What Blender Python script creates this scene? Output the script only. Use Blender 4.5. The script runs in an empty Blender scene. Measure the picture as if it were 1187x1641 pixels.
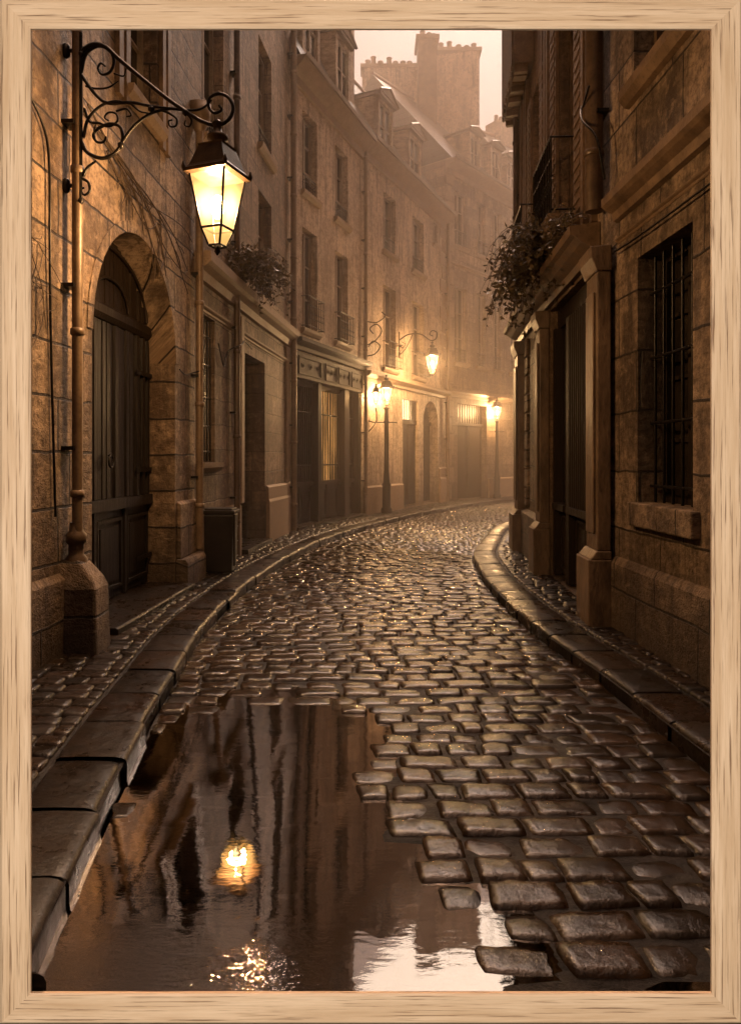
import bpy, math, random
from mathutils import Vector, noise
random.seed(7)
R = math.radians
sc = bpy.context.scene
col = sc.collection

# ------------------------------------------------------------------ helpers
class MB:
    """collects faces of one mesh object"""
    def __init__(s): s.v = []; s.f = []; s.uv = []; s.sm = []
    def poly(s, pts, uvs=None, smooth=False):
        b = len(s.v); s.v += [tuple(p) for p in pts]
        s.f.append(tuple(range(b, b + len(pts)))); s.sm.append(smooth)
        s.uv.append(uvs or [(p[0] + p[1], p[2]) for p in pts])
    def mesh(s, verts, faces, smooth=False, uvs=None):
        b = len(s.v); s.v += [tuple(p) for p in verts]
        for f in faces:
            s.f.append(tuple(b + i for i in f)); s.sm.append(smooth)
            s.uv.append([uvs[i] for i in f] if uvs else [(verts[i][0] + verts[i][1], verts[i][2]) for i in f])
    def box(s, x0, x1, y0, y1, z0, z1, fn=None, uvs=None):
        P = [(x, y, z) for z in (z0, z1) for y in (y0, y1) for x in (x0, x1)]
        U = [(p[0] + .37 * p[1], p[2] + .11 * p[1]) for p in P]
        if fn: P = [fn(*p) for p in P]
        s.mesh(P, [(0, 1, 5, 4), (2, 6, 7, 3), (0, 4, 6, 2), (1, 3, 7, 5), (4, 5, 7, 6), (0, 2, 3, 1)], uvs=U)
    def tube(s, pts, r, n=6, smooth=True, cap=True):
        pts = [Vector(p) for p in pts]; N = len(pts)
        rs = r if isinstance(r, (list, tuple)) else [r] * N
        vs = []; up = Vector((0, 0, 1)); prev = None
        for i, p in enumerate(pts):
            t = (pts[min(i + 1, N - 1)] - pts[max(i - 1, 0)])
            t = t.normalized() if t.length > 1e-9 else Vector((0, 0, 1))
            if prev is None:
                a = t.cross(up)
                if a.length < 1e-3: a = t.cross(Vector((1, 0, 0)))
            else: a = prev - t * prev.dot(t)
            a.normalize(); prev = a; b = t.cross(a)
            for k in range(n):
                an = 2 * math.pi * k / n
                vs.append(p + (a * math.cos(an) + b * math.sin(an)) * rs[i])
        fs = []
        for i in range(N - 1):
            for k in range(n):
                k2 = (k + 1) % n
                fs.append((i * n + k, i * n + k2, (i + 1) * n + k2, (i + 1) * n + k))
        s.mesh(vs, fs, smooth)
        if cap:
            s.poly([vs[k] for k in range(n)][::-1]); s.poly([vs[(N - 1) * n + k] for k in range(n)])
    def lathe(s, c, prof, n=16, rot=0, smooth=True):
        """prof: (radius, z); n=4 makes a square section"""
        vs = []; fs = []
        for r, z in prof:
            for k in range(n):
                a = rot + 2 * math.pi * k / n
                vs.append((c[0] + r * math.cos(a), c[1] + r * math.sin(a), c[2] + z))
        for i in range(len(prof) - 1):
            for k in range(n):
                k2 = (k + 1) % n
                fs.append((i * n + k, i * n + k2, (i + 1) * n + k2, (i + 1) * n + k))
        s.mesh(vs, fs, smooth)
        s.poly([vs[k] for k in range(n)][::-1]); s.poly(vs[-n:])
    def build(s, name, m, parent=None, bevel=0, bump_w=None):
        off = Vector((0, 0, 0))
        if parent is not None:
            p = parent
            while p is not None: off += p.location; p = p.parent
        me = bpy.data.meshes.new(name)
        me.from_pydata([tuple(Vector(v) - off) for v in s.v], [], s.f)
        ul = me.uv_layers.new(name='uv')
        i = 0; flat = []
        for u in s.uv:
            for q in u: flat += [q[0], q[1]]
        ul.data.foreach_set('uv', flat)
        me.polygons.foreach_set('use_smooth', s.sm)
        me.materials.append(m)
        o = bpy.data.objects.new(name, me); col.objects.link(o)
        if parent is not None: o.parent = parent
        if bevel:
            b = o.modifiers.new('bevel', 'BEVEL'); b.width = bevel; b.segments = 2; b.limit_method = 'ANGLE'
            w = o.modifiers.new('weld', 'WELD'); w.merge_threshold = .0002
            o.modifiers.move(1, 0)
        return o

def tag(o, label=None, cat=None, group=None, kind=None):
    if label: o['label'] = label
    if cat: o['category'] = cat
    if group: o['group'] = group
    if kind: o['kind'] = kind
    return o
def thing(name, loc, label, cat, group=None):
    o = bpy.data.objects.new(name, None); o.location = loc; o.empty_display_size = .1
    col.objects.link(o); return tag(o, label, cat, group)

def crom(pts, n):
    """smooth curve through points, n samples per span"""
    P = [Vector(p) for p in pts]; out = []
    for i in range(len(P) - 1):
        p0 = P[i - 1] if i else P[0] * 2 - P[1]
        p1, p2 = P[i], P[i + 1]
        p3 = P[i + 2] if i + 2 < len(P) else P[-1] * 2 - P[-2]
        for k in range(n):
            t = k / n
            out.append(.5 * ((2 * p1) + (p2 - p0) * t + (2 * p0 - 5 * p1 + 4 * p2 - p3) * t * t + (3 * p1 - p0 - 3 * p2 + p3) * t ** 3))
    out.append(P[-1]); return out

# ------------------------------------------------------------------ materials
class NT:
    def __init__(s, name):
        s.m = bpy.data.materials.new(name); s.m.use_nodes = True
        s.t = s.m.node_tree; s.n = s.t.nodes; s.l = s.t.links
        s.b = s.n['Principled BSDF']; s.out = s.n['Material Output']
    def new(s, typ, **kw):
        n = s.n.new(typ)
        for k, v in kw.items():
            if k in n.inputs: n.inputs[k].default_value = v
            else: setattr(n, k, v)
        return n
    def link(s, a, b): s.l.new(a, b)
    def coord(s, which='UV', scale=(1, 1, 1), rot=(0, 0, 0)):
        c = s.new('ShaderNodeTexCoord'); mp = s.new('ShaderNodeMapping')
        mp.inputs['Scale'].default_value = scale; mp.inputs['Rotation'].default_value = rot
        s.link(c.outputs[which], mp.inputs['Vector']); return mp.outputs[0]
    def noise(s, vec, scale, detail=5, rough=.6):
        n = s.new('ShaderNodeTexNoise'); n.inputs['Scale'].default_value = scale
        n.inputs['Detail'].default_value = detail; n.inputs['Roughness'].default_value = rough
        s.link(vec, n.inputs['Vector']); return n.outputs['Fac']
    def ramp(s, fac, stops):
        r = s.new('ShaderNodeValToRGB'); e = r.color_ramp.elements
        while len(e) < len(stops): e.new(.5)
        for el, (p, c) in zip(e, stops):
            el.position = p
            el.color = (c, c, c, 1) if isinstance(c, (int, float)) else (*c, 1)
        s.link(fac, r.inputs['Fac']); return r.outputs['Color']
    def mix(s, a, b, fac, mode='MIX'):
        m = s.new('ShaderNodeMix', data_type='RGBA', blend_type=mode)
        for sock, v in ((m.inputs[6], a), (m.inputs[7], b), (m.inputs[0], fac)):
            if isinstance(v, bpy.types.NodeSocket): s.link(v, sock)
            elif isinstance(v, (int, float)): sock.default_value = v if sock.type == 'VALUE' else (v, v, v, 1)
            else: sock.default_value = (*v, 1)
        return m.outputs[2]
    def math(s, op, a, b=0):
        m = s.new('ShaderNodeMath', operation=op)
        for i, v in enumerate((a, b)):
            if isinstance(v, bpy.types.NodeSocket): s.link(v, m.inputs[i])
            else: m.inputs[i].default_value = v
        return m.outputs[0]
    def bump(s, h, dist=.01, strength=1, normal=None):
        b = s.new('ShaderNodeBump'); b.inputs['Distance'].default_value = dist; b.inputs['Strength'].default_value = strength
        s.link(h, b.inputs['Height'])
        if normal: s.link(normal, b.inputs['Normal'])
        return b.outputs[0]
    def set(s, **kw):
        for k, v in kw.items():
            k = k.replace('_', ' ')
            if isinstance(v, bpy.types.NodeSocket): s.link(v, s.b.inputs[k])
            else: s.b.inputs[k].default_value = (*v, 1) if isinstance(v, tuple) and len(v) == 3 else v
        return s.m

def wall_mat(name, light, dark, bw=.8, bh=.37, mortar=.010, joint=.35, bump=.02, stain=1.0, rough=.62):
    t = NT(name); uv = t.coord('UV')
    n0 = t.noise(uv, 4.0, 3)
    sep = t.new('ShaderNodeVectorMath', operation='SCALE'); 
    ncol = t.new('ShaderNodeTexNoise'); ncol.inputs['Scale'].default_value = 3.4; t.link(uv, ncol.inputs['Vector'])
    t.link(ncol.outputs['Color'], sep.inputs[0]); sep.inputs['Scale'].default_value = .045
    add = t.new('ShaderNodeVectorMath', operation='ADD'); t.link(uv, add.inputs[0]); t.link(sep.outputs[0], add.inputs[1])
    br = t.new('ShaderNodeTexBrick'); br.offset = .45; br.squash = 1.25; br.squash_frequency = 3
    t.link(add.outputs[0], br.inputs['Vector'])
    for k, v in (('Scale', 1), ('Mortar Size', mortar), ('Mortar Smooth', .35), ('Brick Width', bw), ('Row Height', bh), ('Bias', 0)):
        br.inputs[k].default_value = v
    br.inputs['Color1'].default_value = (.35, .35, .35, 1); br.inputs['Color2'].default_value = (1, 1, 1, 1); br.inputs['Mortar'].default_value = (.6, .6, .6, 1)
    big = t.noise(t.coord('UV', (.9, .45, 1)), 1.3, 8, .68)
    streak = t.noise(t.coord('UV', (5, .45, 1)), 1.2, 6, .65)
    fine = t.noise(uv, 22, 8, .72)
    pit = t.noise(uv, 60, 4, .6); mid = t.noise(uv, 7.5, 7, .7)
    c = t.mix(dark, light, t.ramp(big, [(.38, 0), (.58, 1)]))
    c = t.mix(c, t.mix(c, br.outputs['Color'], 1.0, 'MULTIPLY'), .8 if mortar > 0 else 0.0)
    c = t.mix(c, tuple(x * .35 for x in dark), t.math('MULTIPLY', t.ramp(streak, [(.50, 0), (.66, 1)]), .85 * stain))
    c = t.mix(c, tuple(x * .45 for x in dark), t.math('MULTIPLY', t.ramp(fine, [(.48, 0), (.68, 1)]), .85 * stain))
    c = t.mix(c, tuple(x * .5 for x in dark), t.math('MULTIPLY', t.ramp(mid, [(.50, 0), (.62, 1)]), .7 * stain))
    c = t.mix(c, tuple(min(1, x * 1.25) for x in light), t.math('MULTIPLY', t.ramp(mid, [(.36, 1), (.46, 0)]), .35 * stain))
    # dirt plus occlusion-like shade painted into the colour of the lowest metre
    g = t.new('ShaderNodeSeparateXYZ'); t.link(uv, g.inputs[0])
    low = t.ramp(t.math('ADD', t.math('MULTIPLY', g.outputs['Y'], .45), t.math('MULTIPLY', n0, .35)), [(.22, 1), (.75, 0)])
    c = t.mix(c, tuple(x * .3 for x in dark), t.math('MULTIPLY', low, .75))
    if mortar > 0:
        c = t.mix(c, tuple(x * .18 for x in dark), t.math('MULTIPLY', br.outputs['Fac'], joint * 2))
    h = t.math('ADD', t.math('MULTIPLY', big, .5), t.math('MULTIPLY', fine, .45))
    h = t.math('ADD', h, t.math('ADD', t.math('MULTIPLY', pit, .14), t.math('MULTIPLY', mid, .6)))
    if mortar > 0: h = t.math('SUBTRACT', h, t.math('MULTIPLY', br.outputs['Fac'], joint * 1.6))
    return t.set(Base_Color=c, Roughness=t.ramp(fine, [(.3, rough - .18), (.7, rough + .15)]), Normal=t.bump(h, bump), Specular_IOR_Level=.4)

def plain(name, c1, c2, rough=.5, scale=9, bump=.004, metallic=0, stretch=(1, 1, 1), coord='Object', spec=.5):
    t = NT(name); v = t.coord(coord, stretch)
    a = t.noise(v, scale, 7, .65); b = t.noise(v, scale * 6, 4, .6)
    c = t.mix(c1, c2, t.ramp(a, [(.35, 0), (.68, 1)]))
    c = t.mix(c, tuple(x * .4 for x in c1), t.math('MULTIPLY', t.ramp(b, [(.52, 0), (.75, 1)]), .6))
    return t.set(Base_Color=c, Roughness=t.ramp(a, [(.3, max(.05, rough - .15)), (.7, rough + .12)]), Normal=t.bump(t.math('ADD', a, t.math('MULTIPLY', b, .4)), bump), Metallic=metallic, Specular_IOR_Level=spec)

M = {}
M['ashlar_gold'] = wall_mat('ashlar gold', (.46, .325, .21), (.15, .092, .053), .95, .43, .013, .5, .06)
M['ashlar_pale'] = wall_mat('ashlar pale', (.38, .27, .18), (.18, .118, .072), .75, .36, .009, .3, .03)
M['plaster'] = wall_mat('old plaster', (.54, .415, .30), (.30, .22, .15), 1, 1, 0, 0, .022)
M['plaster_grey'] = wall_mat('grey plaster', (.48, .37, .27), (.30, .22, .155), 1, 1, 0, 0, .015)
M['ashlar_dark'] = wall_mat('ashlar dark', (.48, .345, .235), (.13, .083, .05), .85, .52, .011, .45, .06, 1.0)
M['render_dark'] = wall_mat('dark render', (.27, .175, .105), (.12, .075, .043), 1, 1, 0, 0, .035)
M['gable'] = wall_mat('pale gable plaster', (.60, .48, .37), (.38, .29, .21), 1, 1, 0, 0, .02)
M['trim'] = plain('stone trim', (.20, .135, .085), (.30, .21, .14), .6, 5, .008)
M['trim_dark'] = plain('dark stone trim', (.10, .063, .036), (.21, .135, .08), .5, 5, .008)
M['pilaster'] = plain('worn pilaster stone', (.08, .052, .033), (.22, .148, .095), .5, 3, .02, 0, (1.5, 1.5, .6))
M['curtain'] = plain('faded curtain', (.20, .155, .11), (.34, .27, .2), .8, 6, .002)
M['wood'] = plain('dark door wood', (.007, .0043, .0028), (.015, .009, .0055), .5, 4, .006, 0, (9, 9, .5))
M['wood_brown'] = plain('brown shop wood', (.013, .0075, .0042), (.028, .0165, .009), .6, 4, .006, 0, (8, 8, .6), 'Object', .25)
M['casement'] = plain('casement paint', (.20, .15, .105), (.31, .24, .175), .5, 8, .002)
M['iron'] = plain('wrought iron', (.010, .008, .006), (.022, .017, .013), .38, 30, .002, .6)
M['lead'] = plain('lead pipe', (.13, .085, .052), (.22, .15, .09), .45, 6, .003, .15)
M['lead_dark'] = plain('dark pipe', (.06, .038, .022), (.12, .075, .044), .42, 6, .003, .15)
M['slate'] = wall_mat('roof slate', (.13, .100, .076), (.07, .053, .041), .26, .16, .012, .5, .012, .6, .45)
M['zinc'] = plain('zinc sheet', (.17, .135, .105), (.26, .21, .165), .4, 4, .003, .3)
M['terracotta'] = plain('chimney clay', (.20, .125, .085), (.30, .2, .14), .7, 8, .004)
M['bin'] = plain('bin metal', (.010, .008, .007), (.024, .018, .014), .4, 7, .004, .3)
M['twig'] = plain('dry twig', (.035, .021, .012), (.07, .043, .024), .7, 20, .003)

def leaf_mat():
    t = NT('leaf'); v = t.coord('Object')
    c = t.mix((.045, .034, .014), (.12, .078, .034), t.ramp(t.noise(v, 14, 3), [(.35, 0), (.65, 1)]))
    t.set(Base_Color=c, Roughness=.42)
    tr = t.new('ShaderNodeBsdfTranslucent'); t.link(c, tr.inputs['Color'])
    mx = t.new('ShaderNodeMixShader'); mx.inputs[0].default_value = .25
    t.link(t.b.outputs[0], mx.inputs[1]); t.link(tr.outputs[0], mx.inputs[2]); t.link(mx.outputs[0], t.out.inputs['Surface'])
    return t.m
M['leaf'] = leaf_mat()

def pane_mat():
    t = NT('window pane'); v = t.coord('Object')
    c = t.mix((.010, .0075, .0055), (.035, .026, .018), t.ramp(t.noise(v, 2.5, 4), [(.35, 0), (.65, 1)]))
    return t.set(Base_Color=c, Roughness=.12, Specular_IOR_Level=.6, Normal=t.bump(t.noise(v, 3, 2), .004))
M['pane'] = pane_mat()
def emit_mat(name, c, s, noisy=0):
    t = NT(name); e = t.new('ShaderNodeEmission'); e.inputs['Color'].default_value = (*c, 1); e.inputs['Strength'].default_value = s
    if noisy:
        v = t.coord('Object', (3.0, 3.0, .5)); r = t.ramp(t.noise(v, 1.4, 4), [(.38, .08), (.66, 1)])
        t.link(t.mix((0, 0, 0), c, r), e.inputs['Color'])
    t.link(e.outputs[0], t.out.inputs['Surface']); return t.m
M['bulb'] = emit_mat('lit bulb', (1, .80, .48), 28)
M['lit_window'] = emit_mat('lit window', (1, .46, .13), 3.2, 1)
M['lit_transom'] = emit_mat('lit transom', (1, .66, .30), 6.0)
def lantern_glass(name, s, mixv, hot=None):
    t = NT(name); v = t.coord('Object')
    e = t.new('ShaderNodeEmission'); e.inputs['Strength'].default_value = s
    c = t.mix((1, .50, .13), (1, .62, .22), t.noise(v, 6, 4))
    if hot:                                                   # frosted panes glow most nearest the flame
        gm = t.new('ShaderNodeNewGeometry'); d = t.new('ShaderNodeVectorMath', operation='DISTANCE')
        t.link(gm.outputs['Position'], d.inputs[0]); d.inputs[1].default_value = hot
        k = t.ramp(d.outputs['Value'], [(.13, 1), (.18, .38), (.25, .17), (.40, .12)])
        t.link(t.math('MULTIPLY', k, s * 4.5), e.inputs['Strength'])
    t.link(c, e.inputs['Color'])
    tr = t.new('ShaderNodeBsdfTransparent'); tr.inputs['Color'].default_value = (1, .9, .72, 1)
    mx = t.new('ShaderNodeMixShader'); mx.inputs[0].default_value = mixv
    t.link(tr.outputs[0], mx.inputs[1]); t.link(e.outputs[0], mx.inputs[2]); t.link(mx.outputs[0], t.out.inputs['Surface'])
    return t.m
M['lantern_glass'] = lantern_glass('frosted lantern glass', 1.9, .55, (-1.225, 5.75, 3.68))
M['lantern_glass_far'] = lantern_glass('bright lantern glass', 6.0, .4)

def wet_stone(name, c1, c2, rl=.12, rh=.42, bump=.008, ior=1.55):
    t = NT(name); v = t.coord('Object')
    a = t.noise(v, 1.6, 5); b = t.noise(v, 26, 6, .7); d = t.noise(v, 90, 3); w = t.noise(v, 5.5, 4, .6)
    c = t.mix(c1, c2, t.ramp(b, [(.35, 0), (.7, 1)]))
    c = t.mix(c, tuple(x * .4 for x in c1), t.ramp(w, [(.45, 0), (.7, .8)]))
    h = t.math('ADD', t.math('MULTIPLY', b, .32), t.math('MULTIPLY', d, .05)); h = t.math('ADD', h, t.math('MULTIPLY', w, .8))
    r = t.ramp(t.math('ADD', t.math('MULTIPLY', w, .6), t.math('MULTIPLY', b, .4)), [(.36, rl), (.64, rh)])
    gi = t.new('ShaderNodeNewGeometry'); rnd = gi.outputs['Random Per Island']   # every stone a little different
    c = t.mix(c, t.mix(c, t.ramp(rnd, [(0, (.35, .33, .30)), (.4, (1, 1, 1)), (.8, (1.5, 1.35, 1.2)), (1, (.8, .6, .45))]), 1.0, 'MULTIPLY'), .9)
    r = t.math('ADD', r, t.math('MULTIPLY', t.math('FRACT', t.math('MULTIPLY', rnd, 7.3)), .10))
    return t.set(Base_Color=c, Roughness=r, Normal=t.bump(h, bump), IOR=ior, Specular_IOR_Level=.4)
M['cobble'] = wet_stone('wet cobble', (.016, .0098, .0058), (.034, .021, .012), .03, .19, .014)
M['sett'] = wet_stone('wet sett', (.010, .0065, .004), (.024, .015, .009), .16, .45, .010, 1.45)
M['kerb'] = wet_stone('wet granite kerb', (.010, .0065, .004), (.026, .0165, .010), .16, .45, .010, 1.4)
M['bed'] = wet_stone('wet grit bed', (.006, .0042, .003), (.015, .010, .007), .4, .75, .05, 1.4)
M['earth'] = plain('bare ground', (.02, .015, .011), (.035, .026, .019), .7, 3, .01)

def water_mat():
    t = NT('puddle water'); v = t.coord('Object')
    rip = t.noise(t.coord('Object', (1.0, 2.2, 1)), 4.5, 3, .5)
    fine = t.noise(t.coord('Object', (1, 2.5, 1)), 26, 3, .55)
    # flat water; shading normal tilted at the gutter side to place the lantern reflection
    sx = t.new('ShaderNodeSeparateXYZ'); tc = t.new('ShaderNodeTexCoord'); t.link(tc.outputs['Object'], sx.inputs[0])
    lean = t.ramp(t.math('ADD', t.math('MULTIPLY', sx.outputs['X'], .5), .5), [(.285, 1), (.375, 0)])
    cb = t.new('ShaderNodeCombineXYZ'); cb.inputs['Z'].default_value = 1
    t.link(t.math('MULTIPLY', lean, -.208), cb.inputs['Y']); t.link(t.math('MULTIPLY', lean, .012), cb.inputs['X'])
    nm = t.new('ShaderNodeVectorMath', operation='NORMALIZE'); t.link(cb.outputs[0], nm.inputs[0])
    yy = t.math('ADD', sx.outputs['Y'], t.math('MULTIPLY', rip, .5)); xx = t.math('ADD', t.math('MULTIPLY', sx.outputs['X'], .5), .5)
    near = t.math('MULTIPLY', t.ramp(t.math('SUBTRACT', yy, 2.2), [(.36, 1), (.62, 0)]), t.ramp(xx, [(.36, 1), (.46, 0)]))
    h = t.math('ADD', t.math('MULTIPLY', rip, .0011), t.math('MULTIPLY', fine, t.math('ADD', .00022, t.math('MULTIPLY', near, .0028))))
    n = t.bump(h, 1.0, .55, nm.outputs[0])
    g = t.new('ShaderNodeBsdfGlossy'); g.inputs['Roughness'].default_value = .012; g.inputs['Color'].default_value = (.88, .80, .74, 1)
    t.link(n, g.inputs['Normal'])
    tr = t.new('ShaderNodeBsdfTransparent'); tr.inputs['Color'].default_value = (.30, .22, .15, 1)
    lw = t.new('ShaderNodeFresnel'); lw.inputs['IOR'].default_value = 2.1; t.link(n, lw.inputs['Normal'])
    mx = t.new('ShaderNodeMixShader'); t.link(t.math('MINIMUM', t.math('MULTIPLY', lw.outputs[0], 1.7), .9), mx.inputs[0])
    t.link(tr.outputs[0], mx.inputs[1]); t.link(g.outputs[0], mx.inputs[2]); t.link(mx.outputs[0], t.out.inputs['Surface'])
    return t.m
M['water'] = water_mat()

def oak_mat():
    t = NT('pale oak'); uv = t.coord('UV')
    broad = t.noise(t.coord('UV', (1.2, 16, 1), (0, 0, .03)), 1.5, 5, .6)
    grain = t.noise(t.coord('UV', (4, 110, 1), (0, 0, .035)), 1.0, 6, .7)
    pore = t.noise(t.coord('UV', (3.2, 150, 1), (0, 0, .045)), 1.0, 4, .6)
    c = t.mix((.54, .345, .19), (.72, .50, .31), t.ramp(broad, [(.32, 0), (.66, 1)]))
    c = t.mix(c, (.44, .265, .135), t.math('MULTIPLY', t.ramp(grain, [(.45, 0), (.75, 1)]), .55))
    c = t.mix(c, (.27, .15, .075), t.math('MULTIPLY', t.ramp(pore, [(.55, 0), (.66, 1)]), .95))
    return t.set(Base_Color=c, Roughness=.5, Specular_IOR_Level=.25, Normal=t.bump(t.math('SUBTRACT', grain, t.ramp(pore, [(.60, 0), (.70, 1)])), .0012))
M['oak'] = oak_mat()

# ------------------------------------------------------------------ ground, road, pavements
KL = [(-.98, 1.6), (-1.07, 2.3), (-1.25, 3.6), (-1.40, 5.0), (-1.55, 7.1), (-1.36, 10.8), (-.46, 15.4), (2.0, 21.8), (5.4, 27.1), (9.5, 30.5)]
KR = [(1.98, 1.6), (1.90, 2.3), (1.78, 3.6), (1.68, 5.0), (1.50, 7.1), (1.53, 10.0), (1.95, 13.0), (3.6, 18.0), (7.0, 22.5), (11., 26.)]
WL = [(-2.85, 1.6), (-2.8, 2.3), (-2.75, 3.6), (-2.68, 5.0), (-2.58, 7.1), (-2.38, 11.2), (-1.62, 16.2), (1.0, 23.), (4.6, 28.7), (8.5, 32.3)]
WR = [(2.62, 1.6), (2.6, 2.3), (2.55, 3.6), (2.52, 5.0), (2.45, 7.1), (2.6, 10.2), (2.95, 12.7), (4.9, 16.2), (9., 20.3), (13., 23.5)]
NS = 24
cKL, cKR, cWL, cWR = [[(p.x, p.y) for p in crom([(a, b, 0) for a, b in L], NS)] for L in (KL, KR, WL, WR)]
START = 2.14
def lerp2(a, b, t): return (a[0] + (b[0] - a[0]) * t, a[1] + (b[1] - a[1]) * t)
def at(curve, s):
    s = max(0, min(len(curve) - 1.0001, s)); i = int(s); return lerp2(curve[i], curve[i + 1], s - i)
def dip(x, y):
    n = .24 * noise.noise((x * 2.3, y * 2.3, 0)) + .14 * noise.noise((x * 6, y * 6, 4))
    def e(cx, cy, rx, ry): return 1 - math.hypot((x - cx) / rx, (y - cy) / ry)
    m = max(e(-.66, 3.85, .72, 1.25), e(-.26, 2.52, .74, .54), e(-.9, 2.9, .55, .8)) + n
    k = max(0, min(1, (m + .10) / .80))
    return k
def road_z(x, y):
    return .012 * noise.noise((x * .8, y * .8, 9)) - .058 * dip(x, y)
WATER_Z = .006

def rows(cA, cB, pitch):
    """stations where the middle line advances by one pitch"""
    out = []; s = 0; n = len(cA) - 1; acc = 0; prev = lerp2(cA[0], cB[0], .5); step = .02
    nxt = 0
    while s < n:
        p = lerp2(at(cA, s), at(cB, s), .5); acc += math.hypot(p[0] - prev[0], p[1] - prev[1]); prev = p
        if acc >= nxt: out.append(s); nxt += pitch
        s += step
    return out
def stones(mb, cA, cB, pitch, width, zfn, crown, gap=.006, t0=0, t1=1, res=6, tilt=1):
    st = rows(cA, cB, pitch)
    for j in range(len(st) - 1):
        A0, B0, A1, B1 = at(cA, st[j]), at(cB, st[j]), at(cA, st[j + 1]), at(cB, st[j + 1])
        L = math.hypot(B0[0] - A0[0], B0[1] - A0[1]) * (t1 - t0)
        cuts = [0]; pos = random.uniform(.4, 1.0) * width
        while pos < L - width * .35:
            cuts.append(pos / L); pos += width * random.uniform(.62, 1.45)
        cuts.append(1)
        far = lerp2(A0, B0, .5)[1] > 13
        nu, nv = (5, 4) if far else (res + 3, res + 1)
        for a, b in zip(cuts[:-1], cuts[1:]):
            q = [t0 + (t1 - t0) * k for k in (a, b)]
            c = [lerp2(A0, B0, q[0]), lerp2(A0, B0, q[1]), lerp2(A1, B1, q[1]), lerp2(A1, B1, q[0])]
            c = [(p[0] + random.uniform(-.013, .013) * tilt, p[1] + random.uniform(-.010, .010) * tilt + .018 * tilt * noise.noise((p[0] * 2.1, p[1] * 2.1, 5))) for p in c]
            cx = sum(p[0] for p in c) / 4; cy = sum(p[1] for p in c) / 4
            if cy < START + .05: continue
            w = math.hypot(c[1][0] - c[0][0], c[1][1] - c[0][1]); d = math.hypot(c[3][0] - c[0][0], c[3][1] - c[0][1])
            hz = zfn(cx, cy) + random.uniform(-.010, .009) * tilt; tx, ty = random.uniform(-.035, .035) * tilt, random.uniform(-.05, .035) * tilt
            if abs(hz + crown - WATER_Z) < .003: hz -= .006      # no paper thin caps at water level
            random_dome = random.uniform(.1, .5); vs = []; ex = random.uniform(9, 20)
            for iv in range(nv):
                for iu in range(nu):
                    u = iu / (nu - 1); v = iv / (nv - 1)
                    # cosine spacing puts vertices near the rounded rim
                    u = .5 - .5 * math.cos(math.pi * u); v = .5 - .5 * math.cos(math.pi * v)
                    a2, b2 = 2 * u - 1, 2 * v - 1
                    # squircle: pull corners in
                    k = 1 - .035 * (a2 * a2 * b2 * b2)
                    us = .5 + (a2 * k) * (.5 - gap / w); vs_ = .5 + (b2 * k) * (.5 - gap / d)
                    p = lerp2(lerp2(c[0], c[1], us), lerp2(c[3], c[2], us), vs_)
                    h = (1 - abs(a2) ** ex) * (1 - abs(b2) ** ex)
                    z = hz + crown * h ** .5 * (1 - random_dome * (a2 * a2 + b2 * b2) / 2) + (p[0] - cx) * tx + (p[1] - cy) * ty if h > 0 else hz - .012
                    z += (.006 * noise.noise((p[0] * 13, p[1] * 13, cy)) + .0035 * noise.noise((p[0] * 37, p[1] * 37, 3.3))) if h > 0 else 0
                    z += .002 * noise.noise((p[0] * 17, p[1] * 17, cx)) if h > 0 else 0
                    q = max(abs(a2), abs(b2)) ** 2 * .009 * tilt      # worn, wandering edges
                    vs.append((p[0] + q * noise.noise((p[0] * 26, p[1] * 26, cx * 9)), p[1] + q * noise.noise((p[0] * 26, p[1] * 26, 40 + cx * 9)), z))
            fs = [(iv * nu + iu, iv * nu + iu + 1, (iv + 1) * nu + iu + 1, (iv + 1) * nu + iu) for iv in range(nv - 1) for iu in range(nu - 1)]
            mb.mesh(vs, fs, True)
road = MB(); stones(road, cKL, cKR, .168, .232, road_z, .024, .002)
bed = MB()
N = len(cKL)
for i in range(N - 1):
    for k in range(12):
        P = [lerp2(cKL[i], cKR[i], k / 12), lerp2(cKL[i], cKR[i], (k + 1) / 12), lerp2(cKL[i + 1], cKR[i + 1], (k + 1) / 12), lerp2(cKL[i + 1], cKR[i + 1], k / 12)]
        if min(p[1] for p in P) < START - .12: continue
        bed.poly([(p[0], max(p[1], START), road_z(*p) + .009) for p in P], smooth=True)
rd = tag(road.build('cobbled_road', M['cobble']), 'wet rounded cobblestones curving away between the two kerbs', 'road', kind='structure')
tag(bed.build('road_joints', M['bed']), 'dark gritty joints between the road cobbles', 'road joints', kind='structure')
g = MB(); g.poly([(-40, -25, -.075), (70, -25, -.075), (70, 120, -.075), (-40, 120, -.075)])
tag(g.build('ground', M['earth']), 'dark bare ground under the street', 'ground', kind='structure')

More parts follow.
